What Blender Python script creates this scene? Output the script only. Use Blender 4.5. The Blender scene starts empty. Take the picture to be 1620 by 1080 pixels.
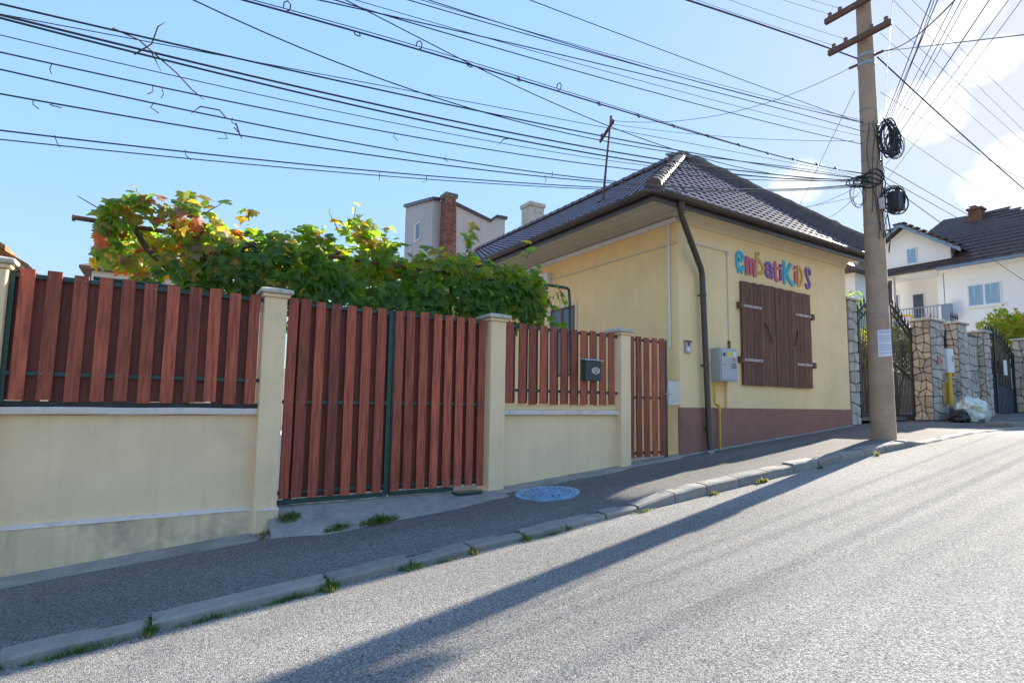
import bpy, math, random
from mathutils import Vector, Matrix, noise
R = math.radians
rnd = random.Random(11)
scn = bpy.context.scene
COL = scn.collection

# ------------------------------------------------------------------ camera
cam_d = bpy.data.cameras.new("camera")
cam = bpy.data.objects.new("camera", cam_d)
COL.objects.link(cam)
cam_d.sensor_width = 36.0
cam_d.lens = 19.3136
cam_d.shift_y = 0.00918
cam_d.clip_end = 2000.0
fw = Vector((0.5343, 0.8401, 0.0934)).normalized()
rt = Vector((0.8429, -0.5378, 0.0153))
rt = (rt - fw * rt.dot(fw)).normalized()
up = rt.cross(fw)
mw = Matrix((rt, up, -fw)).transposed().to_4x4()
mw.translation = (0, 0, 1.6)
cam.matrix_world = mw
scn.camera = cam

# ------------------------------------------------------------------ sky, sun, exposure
SUN_AZ, SUN_EL = R(80.6), R(26.5)          # azimuth from +Y towards +X
S = Vector((math.cos(SUN_EL) * math.sin(SUN_AZ), math.cos(SUN_EL) * math.cos(SUN_AZ), math.sin(SUN_EL)))
world = bpy.data.worlds.new("World")
scn.world = world
world.use_nodes = True
wn, wl = world.node_tree.nodes, world.node_tree.links
bg = wn["Background"]
sky = wn.new("ShaderNodeTexSky")
sky.sky_type = 'NISHITA'
sky.sun_disc = False
sky.sun_elevation = SUN_EL
sky.sun_rotation = SUN_AZ
sky.altitude = 350
sky.air_density = 1.0
sky.dust_density = 0.35
sky.ozone_density = 1.0
tcw = wn.new("ShaderNodeTexCoord")
nzw = wn.new("ShaderNodeTexNoise")
nzw.inputs["Scale"].default_value = 9.0
nzw.inputs["Detail"].default_value = 9.0
nzw.inputs["Roughness"].default_value = 0.62
wl.new(tcw.outputs["Generated"], nzw.inputs["Vector"])
def wmath(op, a, b=None, c=None):
    n = wn.new("ShaderNodeMath"); n.operation = op
    for i, v in enumerate((a, b, c)):
        if v is None: continue
        if isinstance(v, (int, float)): n.inputs[i].default_value = v
        else: wl.new(v, n.inputs[i])
    return n.outputs[0]
cloud = None
for d, rad, flat in (((0.9221, 0.2537, 0.2923), 0.055, 1.9), ((0.9235, 0.215, 0.325), 0.05, 1.7), ((0.8595, 0.3077, 0.4081), 0.05, 1.3),
                     ((0.8109, 0.4703, 0.3482), 0.045, 1.3), ((0.8648, 0.2387, 0.4417), 0.035, 1.4),
                     ((0.8312, 0.2512, 0.496), 0.04, 1.4)):
    sb = wn.new("ShaderNodeVectorMath"); sb.operation = 'SUBTRACT'
    wl.new(tcw.outputs["Generated"], sb.inputs[0]); sb.inputs[1].default_value = d
    ml = wn.new("ShaderNodeVectorMath"); ml.operation = 'MULTIPLY'
    wl.new(sb.outputs[0], ml.inputs[0]); ml.inputs[1].default_value = (1 / rad, 1 / rad, flat / rad)
    ln = wn.new("ShaderNodeVectorMath"); ln.operation = 'LENGTH'
    wl.new(ml.outputs[0], ln.inputs[0])
    f = wmath('SUBTRACT', 1.25, ln.outputs["Value"])
    f = wmath('MAXIMUM', f, 0.0)
    cloud = f if cloud is None else wmath('MAXIMUM', cloud, f)
cm = wmath('ADD', wmath('MULTIPLY', cloud, 0.42), wmath('MULTIPLY', wmath('SUBTRACT', nzw.outputs["Fac"], 0.5), 1.5))
cm = wmath('MULTIPLY', wmath('MULTIPLY', cm, 4.0), wmath('MINIMUM', wmath('MULTIPLY', cloud, 4.0), 1.0))
cmx = wn.new("ShaderNodeClamp"); wl.new(cm, cmx.inputs[0])
cmul = wmath('MULTIPLY', cmx.outputs[0], 0.55)
mixw = wn.new("ShaderNodeMix"); mixw.data_type = 'RGBA'
wl.new(cmul, mixw.inputs["Factor"])
# soft-shouldered sky: the whole dome's brightness range is compressed, its hues kept
bw = wn.new("ShaderNodeRGBToBW"); wl.new(sky.outputs["Color"], bw.inputs[0])
fac = wmath('POWER', wmath('MAXIMUM', bw.outputs[0], 0.02), -0.84)
scl = wn.new("ShaderNodeVectorMath"); scl.operation = 'SCALE'
wl.new(sky.outputs["Color"], scl.inputs[0]); wl.new(fac, scl.inputs["Scale"])
hsw = wn.new("ShaderNodeHueSaturation"); hsw.inputs["Saturation"].default_value = 1.07
wl.new(scl.outputs[0], hsw.inputs["Color"]); wl.new(hsw.outputs[0], mixw.inputs["A"])
mixw.inputs["B"].default_value = (2.7, 2.72, 2.75, 1)
wl.new(mixw.outputs["Result"], bg.inputs["Color"])
bg.inputs["Strength"].default_value = 0.098

sun_d = bpy.data.lights.new("sun", 'SUN')
sun_d.energy = 2.2
sun_d.angle = R(0.55)
sun_d.color = (1.0, 0.92, 0.79)
sun = bpy.data.objects.new("sun", sun_d)
COL.objects.link(sun)
sun.rotation_euler = S.to_track_quat('Z', 'Y').to_euler()
sun.location = S * 60

vs = scn.view_settings
vs.view_transform = 'Standard'
vs.look = 'None'
vs.exposure = 2.74
vs.gamma = 1.0
vs.use_curve_mapping = False
scn.render.engine = 'CYCLES'

# ------------------------------------------------------------------ materials
def mat(name, base, rough=0.85, var=0.18, scale=3.0, bump=0.0, bscale=60.0, metal=0.0, stretch=(1, 1, 1), stain=None, stain_scale=1.2,
        stain_amt=0.5, stain_lo=0.52, objvar=0.0, fine=0.0, spec=0.5, bdist=0.01, coat=0.0, detail=6.0, streak=0.0):
    m = bpy.data.materials.new(name); m.use_nodes = True
    nt = m.node_tree; n = nt.nodes; l = nt.links
    b = n["Principled BSDF"]
    b.inputs["Roughness"].default_value = rough
    b.inputs["Metallic"].default_value = metal
    b.inputs["Specular IOR Level"].default_value = spec
    if coat: b.inputs["Coat Weight"].default_value = coat
    tc = n.new("ShaderNodeTexCoord")
    mp = n.new("ShaderNodeMapping"); mp.inputs["Scale"].default_value = stretch
    l.new(tc.outputs["Object"], mp.inputs["Vector"])
    vec = mp.outputs["Vector"]
    if objvar:
        oi = n.new("ShaderNodeObjectInfo")
        ad = n.new("ShaderNodeVectorMath"); ad.operation = 'ADD'
        sc = n.new("ShaderNodeVectorMath"); sc.operation = 'SCALE'
        cmb = n.new("ShaderNodeCombineXYZ")
        for i in range(3): l.new(oi.outputs["Random"], cmb.inputs[i])
        l.new(cmb.outputs[0], sc.inputs[0]); sc.inputs["Scale"].default_value = 47.0
        l.new(vec, ad.inputs[0]); l.new(sc.outputs[0], ad.inputs[1]); vec = ad.outputs[0]
    nz = n.new("ShaderNodeTexNoise"); nz.inputs["Scale"].default_value = scale; nz.inputs["Detail"].default_value = detail
    nz.inputs["Roughness"].default_value = 0.6
    l.new(vec, nz.inputs["Vector"])
    rp = n.new("ShaderNodeValToRGB")
    rp.color_ramp.elements[0].position = 0.3; rp.color_ramp.elements[1].position = 0.7
    rp.color_ramp.elements[0].color = (*[c * (1 - var) for c in base], 1)
    rp.color_ramp.elements[1].color = (*[min(1, c * (1 + var)) for c in base], 1)
    l.new(nz.outputs["Fac"], rp.inputs["Fac"])
    col = rp.outputs["Color"]
    if fine:
        nf = n.new("ShaderNodeTexNoise"); nf.inputs["Scale"].default_value = bscale; nf.inputs["Detail"].default_value = 3
        l.new(vec, nf.inputs["Vector"])
        mr = n.new("ShaderNodeMapRange"); mr.inputs[1].default_value = 0.3; mr.inputs[2].default_value = 0.7
        mr.inputs[3].default_value = 1 - fine; mr.inputs[4].default_value = 1 + fine
        l.new(nf.outputs["Fac"], mr.inputs[0])
        mx = n.new("ShaderNodeVectorMath"); mx.operation = 'SCALE'
        l.new(col, mx.inputs[0]); l.new(mr.outputs[0], mx.inputs["Scale"]); col = mx.outputs[0]
    if stain is not None:
        ns = n.new("ShaderNodeTexNoise"); ns.inputs["Scale"].default_value = stain_scale; ns.inputs["Detail"].default_value = 8
        ns.inputs["Roughness"].default_value = 0.65
        l.new(tc.outputs["Object"], ns.inputs["Vector"])
        rs = n.new("ShaderNodeValToRGB"); rs.color_ramp.elements[0].position = stain_lo; rs.color_ramp.elements[1].position = stain_lo + 0.2
        rs.color_ramp.elements[0].color = (0, 0, 0, 1); rs.color_ramp.elements[1].color = (stain_amt,) * 3 + (1,)
        l.new(ns.outputs["Fac"], rs.inputs["Fac"])
        mx = n.new("ShaderNodeMix"); mx.data_type = 'RGBA'
        l.new(rs.outputs["Color"], mx.inputs["Factor"]); l.new(col, mx.inputs["A"]); mx.inputs["B"].default_value = (*stain, 1)
        col = mx.outputs["Result"]
    if streak:      # rain streaks running down the surface
        ms = n.new("ShaderNodeMapping"); ms.inputs["Scale"].default_value = (9, 9, 0.45); l.new(tc.outputs["Object"], ms.inputs["Vector"])
        nk = n.new("ShaderNodeTexNoise"); nk.inputs["Scale"].default_value = 1.0; nk.inputs["Detail"].default_value = 7; nk.inputs["Roughness"].default_value = 0.65
        l.new(ms.outputs[0], nk.inputs["Vector"])
        mk = n.new("ShaderNodeMapRange"); mk.inputs[1].default_value = 0.5; mk.inputs[2].default_value = 0.72; mk.inputs[3].default_value = 1.0; mk.inputs[4].default_value = 1 - streak
        l.new(nk.outputs["Fac"], mk.inputs[0])
        mx = n.new("ShaderNodeVectorMath"); mx.operation = 'SCALE'; l.new(col, mx.inputs[0]); l.new(mk.outputs[0], mx.inputs["Scale"]); col = mx.outputs[0]
    if objvar:
        hs = n.new("ShaderNodeMapRange"); hs.inputs[3].default_value = 1 - objvar; hs.inputs[4].default_value = 1 + objvar
        l.new(oi.outputs["Random"], hs.inputs[0])
        mx = n.new("ShaderNodeVectorMath"); mx.operation = 'SCALE'
        l.new(col, mx.inputs[0]); l.new(hs.outputs[0], mx.inputs["Scale"]); col = mx.outputs[0]
    l.new(col, b.inputs["Base Color"])
    if bump:
        nb = n.new("ShaderNodeTexNoise"); nb.inputs["Scale"].default_value = bscale; nb.inputs["Detail"].default_value = 4
        l.new(vec, nb.inputs["Vector"])
        bp = n.new("ShaderNodeBump"); bp.inputs["Strength"].default_value = bump; bp.inputs["Distance"].default_value = bdist
        l.new(nb.outputs["Fac"], bp.inputs["Height"]); l.new(bp.outputs[0], b.inputs["Normal"])
    return m

def asphalt(name, dark, light, cell, bumps, big, tint=(1, 1, 1), rough=0.8, dist=0.006, streak=0.12):
    m = bpy.data.materials.new(name); m.use_nodes = True
    nt = m.node_tree; n = nt.nodes; l = nt.links; b = n["Principled BSDF"]
    b.inputs["Roughness"].default_value = rough
    b.inputs["Specular IOR Level"].default_value = 0.3
    tc = n.new("ShaderNodeTexCoord")
    vo = n.new("ShaderNodeTexVoronoi"); vo.inputs["Scale"].default_value = cell
    l.new(tc.outputs["Object"], vo.inputs["Vector"])
    sp = n.new("ShaderNodeSeparateColor"); l.new(vo.outputs["Color"], sp.inputs[0])
    rp = n.new("ShaderNodeValToRGB")
    e = rp.color_ramp.elements
    e[0].position = 0.0; e[0].color = (*[dark * c for c in tint], 1)
    e[1].position = 1.0; e[1].color = (*[light * c for c in tint], 1)
    k = e.new(0.82); k.color = (*[(dark * 0.45 + light * 0.55) * c for c in tint], 1)
    l.new(sp.outputs[0], rp.inputs["Fac"])
    n2 = n.new("ShaderNodeTexNoise"); n2.inputs["Scale"].default_value = big; n2.inputs["Detail"].default_value = 7
    mp = n.new("ShaderNodeMapping"); mp.inputs["Scale"].default_value = (0.18, 1.0, 1.0)
    mp.inputs["Rotation"].default_value = (0, 0, R(-4))
    l.new(tc.outputs["Object"], mp.inputs["Vector"]); l.new(mp.outputs[0], n2.inputs["Vector"])
    mr = n.new("ShaderNodeMapRange"); mr.inputs[1].default_value = 0.3; mr.inputs[2].default_value = 0.7
    mr.inputs[3].default_value = 1 - streak; mr.inputs[4].default_value = 1 + streak
    l.new(n2.outputs["Fac"], mr.inputs[0])
    n3 = n.new("ShaderNodeTexNoise"); n3.inputs["Scale"].default_value = cell * 0.55; n3.inputs["Detail"].default_value = 3
    l.new(tc.outputs["Object"], n3.inputs["Vector"])
    mr3 = n.new("ShaderNodeMapRange"); mr3.inputs[1].default_value = 0.35; mr3.inputs[2].default_value = 0.5
    mr3.inputs[3].default_value = 0.45; mr3.inputs[4].default_value = 1.0
    l.new(n3.outputs["Fac"], mr3.inputs[0])
    mu = n.new("ShaderNodeMath"); mu.operation = 'MULTIPLY'; l.new(mr.outputs[0], mu.inputs[0]); l.new(mr3.outputs[0], mu.inputs[1])
    sc = n.new("ShaderNodeVectorMath"); sc.operation = 'SCALE'
    l.new(rp.outputs["Color"], sc.inputs[0]); l.new(mu.outputs[0], sc.inputs["Scale"])
    l.new(sc.outputs[0], b.inputs["Base Color"])
    ad = n.new("ShaderNodeMath"); ad.operation = 'SUBTRACT'
    l.new(n3.outputs["Fac"], ad.inputs[0]); l.new(vo.outputs["Distance"], ad.inputs[1])
    bp = n.new("ShaderNodeBump"); bp.inputs["Strength"].default_value = bumps; bp.inputs["Distance"].default_value = dist
    l.new(ad.outputs[0], bp.inputs["Height"]); l.new(bp.outputs[0], b.inputs["Normal"])
    return m

def leafmat(name, c, tr=0.5):
    m = bpy.data.materials.new(name); m.use_nodes = True
    nt = m.node_tree; n = nt.nodes; l = nt.links; b = n["Principled BSDF"]
    b.inputs["Roughness"].default_value = 0.55
    oi = n.new("ShaderNodeTexCoord"); nz = n.new("ShaderNodeTexNoise"); nz.inputs["Scale"].default_value = 14
    l.new(oi.outputs["Object"], nz.inputs["Vector"])
    rp = n.new("ShaderNodeValToRGB")
    rp.color_ramp.elements[0].position = 0.35; rp.color_ramp.elements[1].position = 0.68
    rp.color_ramp.elements[0].color = (*[x * 0.72 for x in c], 1); rp.color_ramp.elements[1].color = (*[x * 1.25 for x in c], 1)
    l.new(nz.outputs["Fac"], rp.inputs["Fac"]); l.new(rp.outputs[0], b.inputs["Base Color"])
    t = n.new("ShaderNodeBsdfTranslucent")
    hs = n.new("ShaderNodeHueSaturation"); hs.inputs["Hue"].default_value = 0.485; hs.inputs["Value"].default_value = 2.6; hs.inputs["Saturation"].default_value = 1.1
    l.new(rp.outputs[0], hs.inputs["Color"]); l.new(hs.outputs[0], t.inputs["Color"])
    mx = n.new("ShaderNodeMixShader"); mx.inputs[0].default_value = tr
    l.new(b.outputs[0], mx.inputs[1]); l.new(t.outputs[0], mx.inputs[2])
    l.new(mx.outputs[0], n["Material Output"].inputs["Surface"])
    return m

M = {}
M['road'] = asphalt("road_asphalt", 0.15, 0.43, 125, 0.65, 0.8, (1.0, 0.945, 0.865), 0.92, 0.006, 0.27)
M['walk'] = asphalt("pavement_asphalt", 0.09, 0.31, 120, 0.7, 1.1, (1.0, 0.94, 0.86), 0.9, 0.004, 0.22)
M['ground'] = mat("dry_ground", (0.16, 0.13, 0.09), 0.95, 0.3, 1.5, 0.5, 20)
M['yard'] = mat("pale_yard_concrete", (0.52, 0.48, 0.42), 0.95, 0.15, 2, 0.3, 40)  # yard colour lightened to bounce light onto the house side wall
M['concrete'] = mat("concrete", (0.31, 0.29, 0.26), 0.9, 0.16, 4, 0.5, 70, stain=(0.15, 0.14, 0.12), stain_scale=3.0, stain_lo=0.46, fine=0.2)
M['kerb'] = mat("kerb_concrete", (0.25, 0.232, 0.205), 0.9, 0.14, 6, 0.45, 90, stain=(0.13, 0.13, 0.125), stain_scale=5.0, objvar=0.12, fine=0.15)
M['stucco'] = mat("cream_stucco", (0.88, 0.66, 0.405), 0.92, 0.07, 1.6, 0.55, 110, stain=(0.42, 0.36, 0.25), stain_scale=0.9, stain_amt=0.3, stain_lo=0.52, fine=0.07, bdist=0.006, streak=0.07)
M['stucco_low'] = mat("stained_stucco", (0.78, 0.60, 0.38), 0.92, 0.12, 1.6, 0.6, 110, stain=(0.25, 0.22, 0.17), stain_scale=1.5, stain_amt=0.85, stain_lo=0.48, fine=0.10, bdist=0.006, streak=0.25)
M['house'] = mat("yellow_stucco", (0.88, 0.63, 0.30), 0.92, 0.06, 1.2, 0.45, 120, stain=(0.55, 0.42, 0.22), stain_scale=0.7, stain_amt=0.35, fine=0.05, bdist=0.005, streak=0.05)
M['house2'] = mat("pale_yellow_stucco", (0.87, 0.655, 0.36), 0.92, 0.06, 1.2, 0.45, 120, stain=(0.52, 0.44, 0.27), stain_scale=0.8, stain_amt=0.3, fine=0.05, bdist=0.005, streak=0.05)
M['plinth'] = mat("mauve_plinth", (0.31, 0.155, 0.115), 0.92, 0.14, 4, 0.6, 130, fine=0.18, stain=(0.12, 0.08, 0.075), stain_scale=2.0, bdist=0.006)
M['ledge'] = mat("white_ledge", (0.72, 0.63, 0.55), 0.85, 0.10, 5, 0.25, 60, stain=(0.25, 0.24, 0.23), stain_scale=5.0, stain_amt=0.6)
M['cap'] = mat("weathered_cap", (0.55, 0.50, 0.41), 0.9, 0.12, 7, 0.5, 80, stain=(0.16, 0.155, 0.15), stain_scale=9.0, stain_amt=0.75)
M['wood'] = mat("red_stained_wood", (0.32, 0.068, 0.033), 0.58, 0.55, 3.0, 0.3, 30, stretch=(14, 14, 0.9), objvar=0.38, bdist=0.003, detail=9)
M['wood_back'] = mat("shade_toned_red_wood", (0.17, 0.042, 0.026), 0.65, 0.35, 3.0, 0.25, 30, stretch=(14, 14, 0.9), objvar=0.2, bdist=0.003)  # same wood as the front slats, darkened to paint the shade behind them
M['green'] = mat("green_painted_steel", (0.012, 0.055, 0.045), 0.4, 0.2, 8)
M['dark'] = mat("dark_metal", (0.02, 0.022, 0.024), 0.45, 0.25, 10)
M['shutter'] = mat("weathered_brown_wood", (0.145, 0.062, 0.038), 0.72, 0.6, 3.0, 0.4, 40, stretch=(22, 22, 0.8), objvar=0.25, bdist=0.003, stain=(0.19, 0.125, 0.10), stain_scale=14, stain_amt=0.35, detail=9)
M['strap'] = mat("hinge_steel", (0.42, 0.36, 0.36), 0.5, 0.2, 20, metal=0.3)
M['tile'] = mat("purple_brown_tile", (0.075, 0.053, 0.078), 0.42, 0.25, 5, 0.2, 60, objvar=0.2, spec=0.6)
M['ridge'] = mat("ridge_tile", (0.115, 0.08, 0.078), 0.4, 0.25, 8, objvar=0.12, spec=0.6)
M['roofband'] = mat("lead_grey_sheet", (0.085, 0.08, 0.082), 0.7, 0.2, 6, 0.3, 20)
M['mossy'] = mat("mossy_mortar", (0.17, 0.15, 0.12), 0.95, 0.4, 9, 0.8, 30, stain=(0.10, 0.10, 0.05), stain_scale=7)
M['gutter'] = mat("brown_gutter", (0.050, 0.032, 0.028), 0.32, 0.2, 4, spec=0.6)
M['soffit'] = mat("beige_soffit_board", (0.50, 0.44, 0.345), 0.7, 0.08, 3, objvar=0.05)
M['trim'] = mat("cream_trim", (0.66, 0.56, 0.37), 0.85, 0.06, 4)
M['white'] = mat("white_paint", (0.72, 0.72, 0.72), 0.6, 0.04, 4)
M['pale'] = mat("pale_plastic", (0.62, 0.58, 0.52), 0.6, 0.08, 10)
M['grey'] = mat("grey_cabinet", (0.40, 0.42, 0.43), 0.5, 0.06, 6)
M['yellow'] = mat("yellow_pipe_paint", (0.68, 0.43, 0.03), 0.45, 0.12, 10)
M['pole'] = mat("pole_concrete", (0.42, 0.295, 0.195), 0.9, 0.14, 2.5, 0.4, 70, stretch=(1, 1, 0.5), stain=(0.24, 0.18, 0.13), stain_scale=2.0, stain_lo=.47, fine=0.16)
M['rust'] = mat("rusty_steel", (0.16, 0.085, 0.055), 0.85, 0.35, 9, 0.4, 50)
M['steel'] = mat("galvanised_steel", (0.36, 0.36, 0.37), 0.45, 0.2, 8, metal=0.6)
M['cable'] = mat("black_cable", (0.03, 0.034, 0.042), 0.5, 0.2, 6)
M['cableg'] = mat("green_black_cable", (0.012, 0.04, 0.032), 0.5, 0.2, 6)
M['cableb'] = mat("blue_black_cable", (0.02, 0.026, 0.075), 0.5, 0.2, 6)
M['cablep'] = mat("purple_black_cable", (0.05, 0.03, 0.045), 0.5, 0.2, 6)
M['paper'] = mat("paper", (0.66, 0.67, 0.74), 0.8, 0.10, 40, stretch=(1, 1, 6))
M['ceramic'] = mat("brown_ceramic", (0.22, 0.15, 0.12), 0.2, 0.2, 10, coat=0.3)
M['clad'] = mat("grey_render", (0.46, 0.42, 0.40), 0.9, 0.09, 1.0, 0.15, 30, stretch=(2.5, 2.5, 0.35))
M['brick'] = mat("old_brick", (0.23, 0.085, 0.055), 0.95, 0.4, 6, 0.6, 60, objvar=0.3)
M['mortar'] = mat("old_mortar", (0.30, 0.25, 0.21), 0.95, 0.25, 8, 0.5, 50)
M['stone'] = mat("beige_stone", (0.56, 0.46, 0.34), 0.9, 0.2, 6, 0.6, 40, objvar=0.22, bdist=0.02)
M['stoneg'] = mat("grey_stone", (0.46, 0.41, 0.36), 0.9, 0.2, 6, 0.6, 40, objvar=0.2, bdist=0.02)
M['joint'] = mat("dark_joint", (0.15, 0.125, 0.10), 0.95, 0.3, 10, 0.4, 60)
M['iron'] = mat("black_wrought_iron", (0.022, 0.02, 0.02), 0.5, 0.2, 10)
M['wall_w'] = mat("white_render", (0.82, 0.80, 0.76), 0.9, 0.03, 1, 0.15, 60)
M['rooftile2'] = mat("dark_brown_tile", (0.085, 0.055, 0.045), 0.7, 0.35, 7, objvar=0.25)
M['bluegrey'] = mat("blue_grey_paint", (0.17, 0.23, 0.30), 0.5, 0.1, 6)
M['orange'] = mat("orange_clay_tile", (0.42, 0.16, 0.055), 0.85, 0.3, 7, 0.3, 30, objvar=0.25)
M['reed'] = mat("reed_screen", (0.44, 0.31, 0.17), 0.85, 0.25, 4, stretch=(30, 1, 1), objvar=0.2)
M['bark'] = mat("vine_bark", (0.09, 0.06, 0.042), 0.95, 0.4, 8, 0.8, 40, stretch=(1, 1, 0.4))
M['grape'] = mat("dark_grapes", (0.018, 0.015, 0.035), 0.4, 0.3, 20)
M['manhole'] = mat("cast_iron_cover", (0.19, 0.36, 0.54), 0.42, 0.3, 9, 0.3, 50, metal=0.15)  # blue of the reflected sky is put into the base colour
M['grass'] = leafmat("grass_blade", (0.085, 0.15, 0.03), 0.35)
M['dryg'] = leafmat("dry_grass", (0.22, 0.18, 0.07), 0.3)
M['leaf'] = [leafmat("vine_leaf_green", (0.12, 0.215, 0.04), 0.6), leafmat("vine_leaf_dark", (0.085, 0.165, 0.045), 0.55), leafmat("vine_leaf_lime", (0.19, 0.27, 0.03), 0.6),
             leafmat("vine_leaf_yellow", (0.34, 0.25, 0.045), 0.6), leafmat("vine_leaf_orange", (0.36, 0.14, 0.045), 0.55), leafmat("vine_leaf_brown", (0.24, 0.155, 0.105), 0.4)]
M['glass'] = mat("window_glass", (0.05, 0.08, 0.11), 0.06, 0.1, 2, spec=0.8)
M['curtain'] = mat("curtained_glass", (0.23, 0.36, 0.46), 0.12, 0.25, 2.0, stretch=(9, 9, 0.5), spec=0.7)
M['letter_c'] = mat("turquoise_letter", (0.03, 0.42, 0.58), 0.5, 0.05, 4)
M['letter_p'] = mat("pink_letter", (0.55, 0.10, 0.17), 0.5, 0.05, 4)
M['letter_y'] = mat("yellow_letter", (0.64, 0.37, 0.07), 0.5, 0.05, 4)
M['letter_v'] = mat("purple_letter", (0.19, 0.07, 0.32), 0.5, 0.05, 4)
M['bag'] = mat("plastic_bag", (0.62, 0.65, 0.55), 0.25, 0.35, 7, 0.4, 18, spec=0.7, bdist=0.05)
M['blackbag'] = mat("black_plastic_bag", (0.02, 0.02, 0.022), 0.25, 0.3, 6, 0.8, 14, bdist=0.05)
M['redsticker'] = mat("red_sticker", (0.5, 0.16, 0.14), 0.6, 0.1, 30)
M['stickery'] = mat("yellow_sticker", (0.72, 0.60, 0.10), 0.6, 0.1, 30)

# ------------------------------------------------------------------ helpers
def g(x):
    if x < -25: return -1.922
    if x < 13: return 0.128 + 0.082 * x
    if x < 25: return 1.194 + 0.03 * (x - 13)
    return 1.554 + 0.004 * (min(x, 60) - 25)
def sm(a, b, x):
    t = max(0, min(1, (x - a) / (b - a))); return t * t * (3 - 2 * t)
def kerb_y(x): return 4.42 - 0.32 * sm(7.5, 15, x)
def kerb_h(x): return 0.06 * sm(4.45, 5.1, x) - 0.09 * sm(10.6, 11.3, x)
def walk_z(x, y):
    yi = kerb_y(x) + 0.16
    return g(x) + kerb_h(x) * max(0, min(1.0, (6.4 - y) / (6.4 - yi))) - 0.004
def road_z(x, y): return g(x) - 0.060 + 0.032 * (4.42 - max(y, 1.0)) - 0.02 * max(0, 1.0 - y)

def finish(me, mats, smooth):
    for m_ in (mats if isinstance(mats, list) else [mats]): me.materials.append(m_)
    if smooth:
        me.polygons.foreach_set("use_smooth", [True] * len(me.polygons))
        me.set_sharp_from_angle(angle=R(38))
    me.update()

class MB:
    def __init__(s): s.v = []; s.f = []; s.mi = []
    def add(s, vs, fs, mi=0):
        o = len(s.v); s.v += [tuple(p) for p in vs]
        for f in fs: s.f.append([i + o for i in f]); s.mi.append(mi)
        return s
    def box(s, x0, y0, z0, x1, y1, z1, mi=0):
        return s.add([(x0, y0, z0), (x1, y0, z0), (x1, y1, z0), (x0, y1, z0), (x0, y0, z1), (x1, y0, z1), (x1, y1, z1), (x0, y1, z1)],
              [(3, 2, 1, 0), (4, 5, 6, 7), (0, 1, 5, 4), (1, 2, 6, 5), (2, 3, 7, 6), (3, 0, 4, 7)], mi)
    def hexa(s, p, mi=0):      # 8 points: bottom four, top four
        return s.add(p, [(3, 2, 1, 0), (4, 5, 6, 7), (0, 1, 5, 4), (1, 2, 6, 5), (2, 3, 7, 6), (3, 0, 4, 7)], mi)
    def prism(s, poly, d, mi=0):     # poly: list of 3D points, d: vector
        n = len(poly); d = Vector(d)
        vs = [Vector(p) for p in poly] + [Vector(p) + d for p in poly]
        fs = [tuple(range(n))[::-1], tuple(range(n, 2 * n))] + [(i, (i + 1) % n, n + (i + 1) % n, n + i) for i in range(n)]
        return s.add(vs, fs, mi)
    def tube(s, pts, r, seg=8, mi=0, cap=True):
        pts = [Vector(p) for p in pts]; n = len(pts)
        rr = r if isinstance(r, (list, tuple)) else [r] * n
        ref = None; vs = []
        for i, p in enumerate(pts):
            t = (pts[min(i + 1, n - 1)] - pts[max(i - 1, 0)])
            t = t.normalized() if t.length > 1e-9 else Vector((0, 0, 1))
            if ref is None:
                ref = t.orthogonal().normalized()
            ref = (ref - t * ref.dot(t))
            ref = ref.normalized() if ref.length > 1e-6 else t.orthogonal().normalized()
            b = t.cross(ref)
            for k in range(seg):
                a = 2 * math.pi * k / seg
                vs.append(p + ref * (math.cos(a) * rr[i]) + b * (math.sin(a) * rr[i]))
        fs = []
        for i in range(n - 1):
            for k in range(seg):
                fs.append((i * seg + k, i * seg + (k + 1) % seg, (i + 1) * seg + (k + 1) % seg, (i + 1) * seg + k))
        if cap:
            fs.append(tuple(range(seg))[::-1]); fs.append(tuple(range((n - 1) * seg, n * seg)))
        return s.add(vs, fs, mi)
    def lathe(s, prof, c, seg=16, mi=0):   # prof: (r,z)
        vs = []; fs = []; n = len(prof)
        for r, z in prof:
            for k in range(seg):
                a = 2 * math.pi * k / seg
                vs.append((c[0] + r * math.cos(a), c[1] + r * math.sin(a), c[2] + z))
        for i in range(n - 1):
            for k in range(seg):
                fs.append((i * seg + k, i * seg + (k + 1) % seg, (i + 1) * seg + (k + 1) % seg, (i + 1) * seg + k))
        fs.append(tuple(range(seg))[::-1]); fs.append(tuple(range((n - 1) * seg, n * seg)))
        return s.add(vs, fs, mi)
    def build(s, name, m, parent=None, smooth=False, bevel=0.0, bseg=2, kind=None, centre=True):
        o = Vector((0, 0, 0))
        if centre and s.v:
            xs, ys, zs = zip(*s.v)
            o = Vector(((min(xs) + max(xs)) / 2, (min(ys) + max(ys)) / 2, min(zs)))
        me = bpy.data.meshes.new(name)
        me.from_pydata([(p[0] - o.x, p[1] - o.y, p[2] - o.z) for p in s.v], [], s.f)
        if any(s.mi): me.polygons.foreach_set("material_index", s.mi)
        finish(me, m, smooth)
        ob = link(bpy.data.objects.new(name, me), parent, o)
        if bevel:
            b = ob.modifiers.new("bevel", 'BEVEL'); b.width = bevel; b.segments = bseg; b.limit_method = 'ANGLE'; b.angle_limit = R(40)
        if kind: ob["kind"] = kind
        return ob

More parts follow.
